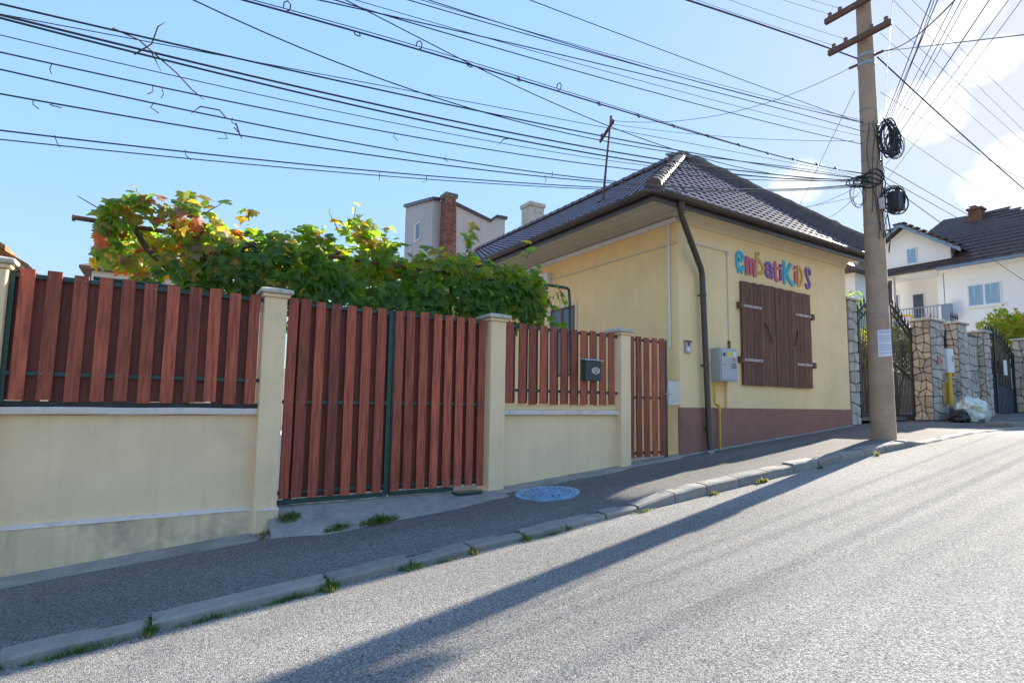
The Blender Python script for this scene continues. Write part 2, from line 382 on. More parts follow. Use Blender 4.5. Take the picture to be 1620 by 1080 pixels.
def wloc(o):
    return o.matrix_world.translation if False else Vector(o["_l"]) if "_l" in o else Vector((0, 0, 0))
LOC = {}
def link(ob, parent=None, loc=(0, 0, 0), rot=None):
    COL.objects.link(ob)
    ob.location = loc
    if rot is not None: ob.rotation_euler = rot
    LOC[ob] = (Vector(loc), Matrix.LocRotScale(Vector(loc), ob.rotation_euler, None))
    if parent is not None:
        ob.parent = parent
        ob.matrix_parent_inverse = LOC[parent][1].inverted()
    return ob
def piece(name, me, parent, loc, rot=None, scale=None):
    ob = bpy.data.objects.new(name, me)
    if scale is not None: ob.scale = scale
    return link(ob, parent, loc, rot)
def thing(name, label, cat, loc, group=None):
    e = link(bpy.data.objects.new(name, None), None, loc)
    e.empty_display_size = 0.2
    return tag(e, label, cat, group)
def tag(o, label, cat, group=None):
    o["label"] = label; o["category"] = cat
    if group: o["group"] = group
    return o
def structure(o): o["kind"] = "structure"; return o
def mesh(name, vs, fs, m, smooth=False):
    me = bpy.data.meshes.new(name); me.from_pydata([tuple(v) for v in vs], [], fs); finish(me, m, smooth); return me
def boxmesh(name, sx, sy, sz, m, bev=0.0):
    """box with base centre at the origin and chamfered vertical edges"""
    b = MB()
    if bev:
        p = [(-sx/2+bev, -sy/2), (sx/2-bev, -sy/2), (sx/2, -sy/2+bev), (sx/2, sy/2-bev), (sx/2-bev, sy/2), (-sx/2+bev, sy/2), (-sx/2, sy/2-bev), (-sx/2, -sy/2+bev)]
        b.prism([(x, y, 0) for x, y in p], (0, 0, sz))
    else: b.box(-sx/2, -sy/2, 0, sx/2, sy/2, sz)
    return mesh(name, b.v, b.f, m)
# ================================================================== SETTING
def sheet(name, xs, ys, zf, m, skirt=0.0):
    vs = [(x, y(x) if callable(y) else y, 0) for x in xs for y in ys]
    vs = [(a, b, zf(a, b)) for a, b, _ in vs]
    n = len(ys); fs = []
    for i in range(len(xs) - 1):
        for j in range(n - 1):
            fs.append((i * n + j, (i + 1) * n + j, (i + 1) * n + j + 1, i * n + j + 1))
    me = mesh(name, vs, fs, m, True)
    return structure(link(bpy.data.objects.new(name, me)))
def frange(a, b, st):
    o = []; x = a
    while x < b - 1e-6: o.append(x); x += st
    o.append(b); return o
xs_far = [-400, -120, -60, -40, -25.01, -20, -12] + frange(-10, 26, 1.0) + [30, 40, 60, 100, 400]
def terrain(x, y):
    z = g(x) - 0.30
    if y > 26: z += 0.10 * (min(y, 70) - 26)
    return z
sheet("ground", xs_far, [-400, -60, -20, -8, -4, 0, 3, 6.5, 10, 15, 20, 26, 40, 70, 400], terrain, M['ground'])
xs_r = [-60, -40, -25.01, -15] + frange(-10, 26, 0.5) + [30, 40, 60, 120]
sheet("road", xs_r, [-2.6, -1.5, -0.5, 0, 1.0, 2.0, 3.0, 3.8, lambda x: kerb_y(x) - 0.06, lambda x: kerb_y(x) + 0.08], road_z, M['road'])
def walk_rough(x, y):
    return walk_z(x, y) + 0.008 * noise.noise(Vector((x * 1.3, y * 1.3, 0)))
pav = sheet("pavement", xs_r[:4] + frange(-10, 26, 0.25) + [30, 40, 60], [lambda x: kerb_y(x) + 0.12] + [5.0, 5.4, 5.8, 6.1, 6.5], walk_rough, M['walk'])
sheet("yard_ground", frange(-12, 40, 2), [6.55, 12, 25], lambda x, y: g(x) - 0.02, M['yard'])

# kerb: every stone a piece of the pavement
joints = [-3.4, -2.6, -1.68, -0.72, 0.04, 1.18, 1.85, 2.42, 2.99, 3.49, 4.02, 4.48, 5.06, 5.62]
x = 5.62
while x < 25: x += 0.62; joints.append(round(x, 2))
for i in range(len(joints) - 1):
    a, b_ = joints[i] + 0.007, joints[i + 1] - (0.006 if joints[i] > 4.4 else 0.014)
    jx = rnd.uniform(-.008, .008); jz = rnd.uniform(-.009, .006); tl = rnd.uniform(-.006, .006)
    mb = MB()
    prof = lambda x, dz: [(x, kerb_y(x) + jx - .012, g(x) - .16), (x, kerb_y(x) + jx, g(x) + kerb_h(x) - .018 + dz), (x, kerb_y(x) + .02 + jx, g(x) + kerb_h(x) + dz),
                      (x, kerb_y(x) + .17 + jx, g(x) + kerb_h(x) + .006 + dz), (x, kerb_y(x) + .175 + jx, g(x) - .16)]
    n = 4; pts = []
    for k in range(n):
        xx = a + (b_ - a) * k / (n - 1)
        w = (0.002 if k in (0, n - 1) else 0)
        p = prof(xx, jz - w + (tl if k > 1 else -tl) + rnd.uniform(-.003, .003))
        pts += p
    fs = [(4, 3, 2, 1, 0), tuple(range(5 * (n - 1), 5 * n))]
    for k in range(n - 1):
        for j in range(5):
            fs.append((k * 5 + j, k * 5 + (j + 1) % 5, (k + 1) * 5 + (j + 1) % 5, (k + 1) * 5 + j))
    mb.add(pts, fs)
    mb.build("kerb_stone", M['kerb'], pav, bevel=0.004)

# concrete strip along the foot of the wall and the rough ramp before the gate
mb = MB()
xs = frange(-6, 1.15, 0.2)
vs = []
for x in xs:
    e = 0.02 * noise.noise(Vector((x * 2, 3, 0)))
    vs += [(x, 6.06 + e, walk_z(x, 6.06) - .02), (x, 6.07 + e, walk_z(x, 6.06) + .018), (x, 6.5, walk_z(x, 6.4) + .035)]
fs = []
for i in range(len(xs) - 1):
    for j in range(2): fs.append((i * 3 + j, (i + 1) * 3 + j, (i + 1) * 3 + j + 1, i * 3 + j + 1))
structure(mb.add(vs, fs).build("concrete_strip", M['concrete'], smooth=True))
mb = MB(); vs = []; fs = []
xs = frange(1.02, 3.75, 0.09); ys = [0, .12, .25, .4, .55, .7, .85, 1.0]
for x in xs:
    for t in ys:
        yo = 5.76 + 0.10 * sm(1.6, 1.02, x) * 2.6 + 0.03 * noise.noise(Vector((x * 2.2, 1, 5))) + .10 * sm(3.0, 3.75, x)
        y = yo + (6.46 - yo) * t
        zt = 0.455 - .04 * sm(2.2, 3.7, x) * 0
        z0 = walk_z(x, yo) + 0.012
        z = z0 + (max(zt, z0 + .02) - z0) * min(1, t * 1.25) + (0.022 * noise.noise(Vector((x * 3.1, y * 3.1, 2))) + .012 * noise.noise(Vector((x * 9, y * 9, 2)))) * (0.3 + t)
        if t == 0: z = walk_z(x, yo) - .02
        vs.append((x, y, z))
n = len(ys)
for i in range(len(xs) - 1):
    for j in range(n - 1): fs.append((i * n + j, (i + 1) * n + j, (i + 1) * n + j + 1, i * n + j + 1))
structure(mb.add(vs, fs).build("concrete_ramp", M['concrete'], smooth=True))
mb = MB(); vs = []; fs = []; xs = frange(3.7, 13.2, 0.15)
for x in xs:
    e = 0.03 * noise.noise(Vector((x * 2.5, 7, 0))) - .12 * sm(7.2, 7.6, x) + (-.1 * sm(5.8, 6.2, x))
    vs += [(x, 6.10 - e * 1.0, walk_z(x, 6.1) - .02), (x, 6.12 - e, walk_z(x, 6.1) + .014), (x, 6.5, walk_z(x, 6.4) + .03 + .008 * noise.noise(Vector((x * 7, 1, 0))))]
for i in range(len(xs) - 1):
    for j in range(2): fs.append((i * 3 + j, (i + 1) * 3 + j, (i + 1) * 3 + j + 1, i * 3 + j + 1))
structure(mb.add(vs, fs).build("wall_foot_strip", M['concrete'], smooth=True))

# manhole cover
mx, my = 4.17, 5.68
mz = walk_z(mx, my)
mh = MB()
def tilt(x, y): return (mx + x, my + y, mz + 0.082 * x + 0.0 * y)
def ring(mb, r0, r1, z0, z1, seg=64, a0=0.0, a1=2 * math.pi):
    full = abs(a1 - a0 - 2 * math.pi) < 1e-6
    n = seg if full else seg + 1
    vs = []
    for k in range(n):
        a = a0 + (a1 - a0) * k / seg
        for r, z in ((r0, z0), (r0, z1), (r1, z1), (r1, z0)):
            p = tilt(r * math.cos(a), r * math.sin(a)); vs.append((p[0], p[1], p[2] + z))
    fs = []
    for k in range(seg):
        k2 = (k + 1) % n
        for j in range(4): fs.append((k * 4 + j, k * 4 + (j + 1) % 4, k2 * 4 + (j + 1) % 4, k2 * 4 + j))
    mb.add(vs, fs)
e = thing("manhole_cover", "round cast iron manhole cover, blue-grey with painted-in sky reflection, set in the dark pavement", "manhole cover", (mx, my, mz))
b1 = MB(); ring(b1, 0.002, 0.345, -.03, .012); b1.build("lid", M['manhole'], e)
b2 = MB(); ring(b2, 0.35, 0.405, -.03, .016); b2.build("frame", M['manhole'], e)
for r0, r1 in ((0.05, 0.075), (0.13, 0.15), (0.20, 0.215), (0.30, 0.325)):
    b3 = MB(); ring(b3, r0, r1, .010, .026, 48); b3.build("raised_ring", M['manhole'], e)
b4 = MB()
for k in range(20):
    a = k * 2 * math.pi / 20; ring(b4, 0.225, 0.285, .010, .026, 2, a, a + .2)
for k in range(12):
    a = k * 2 * math.pi / 12; ring(b4, 0.085, 0.12, .010, .025, 2, a, a + .25)
b4.build("raised_tread", M['manhole'], e)["kind"] = "stuff"

# ================================================================== STREET FENCE
def pillar(x0, x1, label, z0=None, plinth=False):
    xc = (x0 + x1) / 2
    e = thing("gate_pillar", label, "pillar", (xc, 6.42, g(xc)), "cream pillars of the street fence")
    yb, yf = 6.60, 6.28
    b = MB()
    n = 7; zs = [g(xc) - .3, 0.5, 1.0, 1.5, 2.0, 2.4, 2.685]
    pts = []
    for z in zs:
        w = 0.004 * noise.noise(Vector((z * 2, xc, 0)))
        pts += [(x0 + w, yf, z), (x1 + w, yf, z), (x1 + w, yb, z), (x0 + w, yb, z)]
    fs = [(3, 2, 1, 0), tuple(range(4 * n - 4, 4 * n))]
    for i in range(n - 1):
        for j in range(4): fs.append((i * 4 + j, i * 4 + (j + 1) % 4, (i + 1) * 4 + (j + 1) % 4, (i + 1) * 4 + j))
    b.add(pts, fs); b.build("shaft", M['stucco'], e, bevel=0.012)
    b = MB(); b.box(x0 - .025, yf - .025, 2.686, x1 + .025, yb + .025, 2.722); b.build("neck_moulding", M['stucco'], e, bevel=0.01)
    b = MB()
    a0, a1, c0, c1 = x0 - .055, x1 + .055, yf - .055, yb + .055
    xm, ym = xc, (yf + yb) / 2
    b.add([(a0, c0, 2.723), (a1, c0, 2.723), (a1, c1, 2.723), (a0, c1, 2.723), (a0, c0, 2.768), (a1, c0, 2.768), (a1, c1, 2.768), (a0, c1, 2.768),
           (xm - .07, ym - .07, 2.805), (xm + .07, ym - .07, 2.805), (xm + .07, ym + .07, 2.805), (xm - .07, ym + .07, 2.805)],
          [(3, 2, 1, 0), (0, 1, 5, 4), (1, 2, 6, 5), (2, 3, 7, 6), (3, 0, 4, 7), (4, 5, 9, 8), (5, 6, 10, 9), (6, 7, 11, 10), (7, 4, 8, 11), (8, 9, 10, 11)])
    b.build("cap", M['cap'], e, bevel=0.014)
    return e
pillar(-1.46, -1.18, "cream pillar cut off by the left photo edge, beside the orange tiled roof")
pillar(0.875, 1.10, "cream pillar with pale cap between the long fence panel and the double gate")
pillar(3.665, 3.90, "cream pillar with pale cap at the right side of the double gate")
pillar(6.013, 6.22, "cream pillar with mossy grey cap between the mailbox panel and the narrow gate")

def wall(name, x0, x1, label, plinth_z=None):
    xc = (x0 + x1) / 2
    e = thing(name, label, "wall", (xc, 6.5, g(xc)), "low cream walls of the street fence")
    b = MB(); b.box(x0, 6.40, g(x0) - .4, x1, 6.60, 1.425); b.build("wall_body", M['stucco'], e)
    # coping
    n = max(3, int((x1 - x0) / .2)); vs = []; fs = []
    pr = [(6.345, 1.43), (6.335, 1.44), (6.335, 1.485), (6.345, 1.497), (6.63, 1.505), (6.63, 1.43)]
    for k in range(n + 1):
        xx = x0 - .0 + (x1 - x0) * k / n
        for y, z in pr: vs.append((xx, y + .004 * noise.noise(Vector((xx * 3, y, 1))), z + .006 * noise.noise(Vector((xx * 2.2, 0, 0)))))
    m_ = len(pr)
    for k in range(n):
        for j in range(m_): fs.append((k * m_ + j, k * m_ + (j + 1) % m_, (k + 1) * m_ + (j + 1) % m_, (k + 1) * m_ + j))
    fs += [tuple(range(m_))[::-1], tuple(range(n * m_, (n + 1) * m_))]
    MB().add(vs, fs).build("coping", M['ledge'], e)
    return e
w1 = wall("fence_wall", -6.0, 0.905, "long low cream wall with stained base under the left wooden panel")
w2 = wall("fence_wall", 3.885, 6.02, "short low cream wall under the fence panel with the mailbox")
# stained plinth with a pale sloping top
mb = MB(); vs = []; fs = []; xs = frange(-6.0, 1.115, 0.12)
for x in xs:
    w = .006 * noise.noise(Vector((x * 3, 0, 9)))
    yf = 6.235 if x > .855 else 6.345
    vs += [(x, yf + w, g(x) - .3), (x, yf + w, g(x) + .03), (x, yf + .005 + w, 0.455 + .6 * w), (x, 6.42, 0.485 + w)]
for i in range(len(xs) - 1):
    for j in range(3): fs.append((i * 4 + j, (i + 1) * 4 + j, (i + 1) * 4 + j + 1, i * 4 + j + 1))
fs.append(tuple(range(4 * len(xs) - 4, 4 * len(xs))))
mb.add(vs, fs).build("stained_plinth", M['stucco_low'], w1)
mb = MB(); vs = []; fs = []
for x in xs:
    w = .006 * noise.noise(Vector((x * 3, 0, 9)))
    yf = 6.235 if x > .855 else 6.345
    vs += [(x, yf + w - .003, 0.452 + .004 * noise.noise(Vector((x * 8, 1, 1)))), (x, yf + w + .003, 0.462), (x, 6.42, 0.492 + w)]
for i in range(len(xs) - 1):
    for j in range(2): fs.append((i * 3 + j, (i + 1) * 3 + j, (i + 1) * 3 + j + 1, i * 3 + j + 1))
mb.add(vs, fs).build("mortar_ledge", M['ledge'], w1)

SLAT = {}
def slat_mesh(w, h, key):
    k = (round(w, 3), round(h, 3), key)
    if k not in SLAT: SLAT[k] = boxmesh("slat", w, .022, h, M[key], .003)
    return SLAT[k]
screw_me = None
def panel(name, label, cat, slats, z0, z1, rails, backs, x0, x1, yf=6.35, frame=False, group=None, jit=.012, posts=()):
    e = thing(name, label, cat, ((x0 + x1) / 2, 6.4, z0), group)
    for i, (sx, sw) in enumerate(slats):
        o = piece("slat", slat_mesh(sw, z1 - z0, 'wood'), e, (sx + sw / 2, yf + rnd.uniform(-.003, .003), z0 + rnd.uniform(-jit, jit)), (rnd.uniform(-.006, .006), rnd.uniform(-.004, .004), rnd.uniform(-.012, .012)))
        for zz in rails:
            for dx in (-.28, .28):
                if rnd.random() < .8:
                    b = MB(); b.lathe([(.0055, 0), (.0055, .004), (.002, .006)], (0, 0, 0), 6)
                    global screw_me
                    if screw_me is None: screw_me = mesh("screw", b.v, b.f, M['steel'])
                    piece("screw", screw_me, o, (sx + sw / 2 + dx * sw, yf - .012, zz + rnd.uniform(-.006, .006)), (R(90), 0, 0))
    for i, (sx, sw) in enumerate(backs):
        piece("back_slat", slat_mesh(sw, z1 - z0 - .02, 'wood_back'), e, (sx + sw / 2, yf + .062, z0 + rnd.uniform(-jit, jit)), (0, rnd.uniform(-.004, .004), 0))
    for zz in rails:
        b = MB(); b.box(x0, yf + .0125, zz - .02, x1, yf + .0495, zz + .02); b.build("rail", M['green'], e, bevel=.003)
    for px in posts:
        b = MB(); b.box(px - .02, yf + .010, z0 - .02, px + .02, yf + .055, z1 - .01); b.build("frame_post", M['green'], e, bevel=.003)
    return e
SL = [(-1.112, .105), (-.928, .108), (-.735, .108), (-.549, .106), (-.373, .108), (-.190, .107), (-.006, .108), (.184, .110), (.364, .110), (.543, .110), (.735, .105)]
BK = [(-1.212 + .1845 * k, .122) for k in range(12)]
panel("fence_panel", "long panel of wide red-brown slats on the left low wall", "fence panel", SL, 1.548, 2.705, (1.79, 2.655), [b for b in BK if b[0] + b[1] < .93], -1.20, .875, group="red-brown slatted fence panels", posts=(-1.16,))
b = MB(); b.box(-1.18, 6.39, 1.499, .875, 6.46, 1.547); fp1 = bpy.data.objects["fence_panel"]; b.build("bottom_rail", M['dark'], fp1, bevel=.004)
b = MB(); b.tube([(-.62, 6.62, 2.74), (.1, 6.62, 2.735)], .02); tag(b.build("green_pipe", M['green']), "short green pipe lying level just above the left fence panel", "pipe")
GL = [(1.122, .10), (1.246, .112), (1.417, .105), (1.592, .110), (1.772, .106), (1.955, .110), (2.132, .108)]
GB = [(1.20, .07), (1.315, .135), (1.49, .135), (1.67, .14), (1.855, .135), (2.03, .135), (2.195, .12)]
panel("gate_leaf", "left leaf of the red-brown double gate, next to the long panel", "gate", GL, .535, 2.70, (.60, 1.57, 2.655), GB, 1.115, 2.325, posts=(1.20, 2.30), group="leaves of the red-brown double gate")
GR = [(2.357, .107), (2.508, .109), (2.680, .109), (2.853, .107), (3.026, .109), (3.187, .108), (3.348, .106), (3.513, .105)]
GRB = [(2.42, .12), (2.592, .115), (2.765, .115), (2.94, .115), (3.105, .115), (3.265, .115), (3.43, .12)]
panel("gate_leaf", "right leaf of the red-brown double gate, next to the mailbox wall", "gate", GR, .535, 2.70, (.60, 1.57, 2.655), GRB, 2.345, 3.63, posts=(2.365, 3.60), group="leaves of the red-brown double gate")
for lf, xa, xb in ((bpy.data.objects["gate_leaf"], 1.115, 2.32), (bpy.data.objects["gate_leaf.001"], 2.35, 3.2)):
    b = MB(); b.box(xa, 6.355, .478, xb, 6.40, .528); b.build("bottom_rail", M['green'], lf, bevel=.003)
PR = [(3.935, .122), (4.148, .118), (4.325, .118), (4.511, .116), (4.690, .116), (4.878, .114), (5.071, .112), (5.253, .114), (5.434, .116), (5.622, .116), (5.815, .118)]
PRB = [(a + w + .012, .06) for a, w in PR[:-1]]
panel("fence_panel", "shorter panel of red-brown slats with the mailbox hung on it", "fence panel", PR, 1.585, 2.70, (1.77, 2.655), PRB, 3.90, 6.01, group="red-brown slatted fence panels")
b = MB(); b.box(3.9, 6.41, 1.500, 6.01, 6.55, 1.575); b.build("kerb_course", M['stucco'], w2)
PD = [(6.262, .085), (6.405, .118), (6.581, .118), (6.764, .118), (6.945, .118)]
dr = panel("pedestrian_gate", "narrow red-brown slatted gate between pillar and house corner", "gate", PD, .765, 2.69, (.83, 1.71, 2.64), [(a + w + .008, .042) for a, w in PD[:-1]], 6.23, 7.14, posts=(6.27, 7.115))
b = MB(); b.tube([(7.10, 6.33, 1.78), (7.12, 6.28, 1.78), (7.05, 6.27, 1.78), (6.98, 6.275, 1.775)], .009, 8); b.build("handle", M['steel'], dr, smooth=True)
b = MB(); b.box(7.085, 6.325, 1.66, 7.13, 6.336, 1.90); b.build("lock_plate", M['steel'], dr, bevel=.003)
b = MB(); b.box(7.17, 6.38, 1.60, 7.47, 6.46, 2.0); tag(b.build("latch_block", M['pale'], bevel=.006), "pale wooden latch block between the narrow gate and the house", "block")
b = MB(); b.box(2.318, 6.375, .50, 2.352, 6.402, 2.66); b.build("meeting_stile", M['green'], bpy.data.objects["gate_leaf"], bevel=.003)
# sheet of artificial grass / green board lying at the gate foot
b = MB(); b.box(3.16, 6.17, .452, 3.52, 6.34, .474)
tag(b.build("green_board", M['green'], bevel=.004), "flat green board at the foot of the double gate's right leaf", "board")

# mailbox
e = thing("mailbox", "dark green metal mailbox with oval emblem on the slatted fence", "mailbox", (5.40, 6.25, 1.94))
b = MB(); b.box(5.245, 6.225, 1.94, 5.555, 6.335, 2.235); b.build("body", mat("mailbox_green", (0.012, 0.035, 0.042), .35, .1, 6), e, bevel=.008)
b = MB(); b.hexa([(5.225, 6.195, 2.236), (5.575, 6.195, 2.236), (5.575, 6.337, 2.252), (5.225, 6.337, 2.252), (5.225, 6.195, 2.248), (5.575, 6.195, 2.248), (5.575, 6.337, 2.275), (5.225, 6.337, 2.275)])
b.build("lid", M['grey'], e, bevel=.003)
def oval(mb, cx, cz, rx, rz, y0, y1, seg=28, hole=0.0):
    o = [(cx + rx * math.cos(2 * math.pi * k / seg), cz + rz * math.sin(2 * math.pi * k / seg)) for k in range(seg)]
    if not hole: mb.prism([(x, y1, z) for x, z in o], (0, y0 - y1, 0)); return
    i_ = [(cx + rx * hole * math.cos(2 * math.pi * k / seg), cz + rz * hole * math.sin(2 * math.pi * k / seg)) for k in range(seg)]
    vs = [(x, y0, z) for x, z in o] + [(x, y0, z) for x, z in i_] + [(x, y1, z) for x, z in o] + [(x, y1, z) for x, z in i_]
    fs = []
    for k in range(seg):
        q = (k + 1) % seg
        fs += [(k, q, seg + q, seg + k), (k, 2 * seg + k, 2 * seg + q, q), (seg + k, seg + q, 3 * seg + q, 3 * seg + k)]
    mb.add(vs, fs)
em = MB(); oval(em, 5.44, 2.09, .078, .05, 6.218, 6.2245, hole=.80); pl = em.build("emblem", M['ledge'], e)
em = MB()
for dx in (-.038, 0, .038): oval(em, 5.44 + dx, 2.09 + (.008 if dx == 0 else -.002), .016, .024, 6.2185, 6.2245, 14, hole=.55)
em.box(5.395, 6.219, 2.062, 5.485, 6.2242, 2.067)
em.build("emblem_relief", M['ledge'], pl)
# ================================================================== YELLOW HOUSE
HX0, HX1, HY0, HY1 = 7.49, 13.15, 6.40, 20.6
house = thing("corner_house", "yellow one-storey house with purple-brown hip roof and boarded shutters", "house", (10.3, 13, g(10)))
b = MB(); b.box(HX0, HY0 + .06, .3, HX1, HY1, 4.985); b.build("wall_core", M['house'], house)
# street front: render layer with a niche under the meter
b = MB()
nx0, nx1, nz0, nz1 = 8.33, 8.76, 1.58, 2.06
for r in ((HX0 - .0, 1.56, nx0, 4.985), (nx1, 1.56, HX1 + .0, 4.985), (nx0, nz1, nx1, 4.985)):
    b.box(r[0], HY0, r[1], r[2], HY0 + .0595, r[3])
b.build("front_wall", M['house2'], house)
b = MB(); b.box(HX0 + .002, 6.385, .45, HX1 + .03, 6.46, 1.559); b.build("plinth", M['plinth'], house, bevel=.01)
# side wall band and top mouldings
b = MB(); b.box(7.462, 6.402, 4.43, 7.489, HY1 - .1, 4.462); b.build("string_course", M['trim'], house, bevel=.008)
b = MB(); b.box(7.42, 6.42, 4.81, 7.489, HY1 - .1, 4.895); b.build("side_cornice", M['white'], house, bevel=.01)
b = MB(); vs = []
for x in (7.50, 13.13): vs += [(x, 6.399, 4.80), (x, 6.375, 4.80), (x, 6.35, 4.86), (x, 6.28, 4.93), (x, 6.20, 4.966), (x, 6.399, 4.966)]
b.add(vs, [(0, 1, 2, 3, 4, 5), (11, 10, 9, 8, 7, 6)] + [(j, (j + 1) % 6, 6 + (j + 1) % 6, 6 + j) for j in range(6)])
b.build("front_cornice", M['trim'], house)
# soffit
sof = MB(); sof.box(6.52, 6.06, 4.985, 7.5, HY1 + .3, 5.0); sof = sof.build("side_soffit", M['soffit'], house)
for k in range(8):
    x0 = 6.53 + k * .1185
    b = MB(); b.box(x0, 6.12, 4.905 + .002 * (k % 2), x0 + .109, HY1 + .3, 4.93); b.build("soffit_board", M['soffit'], sof)
for k in range(8):
    x0 = 6.53 + k * .1185
b = MB(); b.box(6.53, 6.07, 4.968, 13.45, 6.38, 4.984); b.build("front_soffit", M['soffit'], house)
# fascia
b = MB(); b.box(6.485, 6.03, 4.875, 6.525, HY1 + .3, 5.04); b.box(6.526, 6.03, 4.885, 13.5, 6.068, 5.04); b.build("fascia", M['gutter'], house, bevel=.004)

# ---- roof
EL, ER, EF, EB, EZ = 6.44, 13.56, 5.99, 21.0, 5.06
AX, AF, AB, AZ = 10.0, 8.45, 18.4, 7.40
roof = MB()
c = [(EL, EF, EZ), (ER, EF, EZ), (ER, EB, EZ), (EL, EB, EZ), (AX, AF, AZ), (AX, AB, AZ)]
roof.add(c, [(0, 1, 4), (1, 2, 5, 4), (2, 3, 5), (3, 0, 4, 5)])
roof = roof.build("roof", M['tile'], house)
TILE = {}
def slope_tiles(P0, U, V, L, H, left, right, tw, th, out, rest, count):
    """P0 origin at eave, U along eave, V up slope; left(t)/right(t) give the limits along U at height t."""
    N = U.cross(V).normalized()
    if N.z < 0: N = -N
    rows = int(H / th) + 1
    for r in range(rows):
        t0 = r * th - .02; t1 = min((r + 1) * th + .05, H + .02)
        k0 = -1
        for k in range(-1, int(L / tw) + 2):
            a = k * tw + (tw / 2 if r % 2 else 0); b_ = a + tw - .008
            lo, hi = left(t0), right(t0)
            if b_ < lo + .03 or a > hi - .03: continue
            pts = []
            for (t, zo) in ((t0, .034), (t1, .010)):
                lo, hi = left(min(t, H)), right(min(t, H))
                for f, hgt in ((0, 0.0), (.22, .014), (.5, .02), (.78, .014), (1, 0.0)):
                    s_ = max(lo, min(hi, a + (b_ - a) * f))
                    pts.append(P0 + U * s_ + V * t + N * (zo + hgt))
            base = []
            for i in (0, 4): base.append(pts[i] - N * .035)
            vs = pts + [pts[i] - N * .024 for i in range(5)]
            fs = [(i, i + 1, i + 6, i + 5) for i in range(4)] + [(10 + i, 10 + i + 1, i + 1, i) for i in range(4)] + [(10, 0, 5), (4, 14, 9)]
            if len(out) < count:
                b = MB(); b.add(vs, fs); out.append(b.build("roof_tile", M['tile'], roof, smooth=True))
            else: rest.add(vs, fs)
parts = []; rest = MB()
Hf = math.hypot(AF - EF, AZ - EZ); Vf = Vector((0, AF - EF, AZ - EZ)).normalized()
slope_tiles(Vector((0, EF, EZ)), Vector((1, 0, 0)), Vf, 14, Hf, lambda t: EL + (AX - EL) * t / Hf, lambda t: ER - .15 + (AX - ER + .2) * t / Hf, .215, .20, parts, rest, 270)
nf = len(parts)
Hs = math.hypot(AX - EL, AZ - EZ); Vs = Vector((AX - EL, 0, AZ - EZ)).normalized()
slope_tiles(Vector((EL, 0, EZ)), Vector((0, 1, 0)), Vs, 22, Hs, lambda t: EF + (AF - EF) * t / Hs, lambda t: EB - (EB - AB) * t / Hs, .215, .20, parts, rest, nf + 20)
rest.build("roof_tiles", M['tile'], roof, smooth=True, kind="stuff")
# hip and ridge caps
def caps(p, q, n, r, name="ridge_tile", m='ridge', parent=None):
    p = Vector(p); q = Vector(q)
    for k in range(n):
        a = p + (q - p) * (k / n); c_ = p + (q - p) * ((k + 1.12) / n)
        d = (c_ - a).normalized(); side = d.cross(Vector((0, 0, 1))).normalized(); nn = side.cross(d)
        vs = []
        for (pt, rr) in ((a, r * 1.08), (c_, r * .9)):
            for j in range(7):
                an = math.pi * (j / 6) * 1.16 - .25
                vs.append(pt + side * (math.cos(an) * rr) + nn * (math.sin(an) * rr * .8 + .0))
        fs = [(j, j + 1, 8 + j, 7 + j) for j in range(6)] + [(0, 1, 2, 3, 4, 5, 6), (13, 12, 11, 10, 9, 8, 7)]
        MB().add(vs, fs).build(name, M[m], parent or roof, smooth=True)
caps((EL + .02, EF + .02, EZ + .06), (AX, AF, AZ + .05), 17, .13)
caps((AX, AF, AZ + .05), (AX, AB, AZ + .05), 28, .13)
# low fire-wall parapet along the right hip, with a mossy mortar top
p0 = Vector((ER - .12, EF + .06, EZ)); p1 = Vector((AX + .1, AF, AZ))
pd = Vector((p1.x - p0.x, p1.y - p0.y, 0)).normalized(); pn = Vector((-pd.y, pd.x, 0))
if pn.y > 0: pn = -pn
vs = []
for q, h0, h1 in ((p0, -.12, .36), (p1, -.2, .10)):
    for s_ in (.10, -.10):
        vs += [q + pn * s_ + Vector((0, 0, h0)), q + pn * s_ + Vector((0, 0, h1))]
MB().add(vs, [(0, 1, 5, 4), (2, 6, 7, 3), (1, 3, 7, 5), (0, 4, 6, 2), (0, 2, 3, 1), (4, 5, 7, 6)]).build("parapet", M['roofband'], roof, bevel=.01)
pts = []; rr = []
for k in range(30):
    t = k / 29; p = p0 + (p1 - p0) * t + Vector((0, 0, (.36 - .26 * t)))
    pts.append(p + Vector((0, 0, .025 * noise.noise(p * 3)))); rr.append(.105 + .035 * noise.noise(p * 4.2))
b = MB(); b.tube(pts, rr, 8); b.build("parapet_mortar", M['mossy'], roof, smooth=True)
b = MB(); b.prism([(9.82, 8.28, 7.38), (10.2, 8.28, 7.38), (10.2, 8.75, 7.54), (9.82, 8.75, 7.54)], (0, -.02, .05)); b.build("ridge_flashing", mat("green_copper", (.2, .27, .25), .6, .2, 8), roof, bevel=.01)
# chimney
ch = MB(); ch.box(10.3, 15.17, 6.9, 10.9, 15.72, 8.36); ch = ch.build("chimney", M['cap'], roof, bevel=.015)
b = MB(); b.box(10.26, 15.12, 8.36, 10.94, 15.77, 8.50); b.build("chimney_crown", M['cap'], ch, bevel=.015)

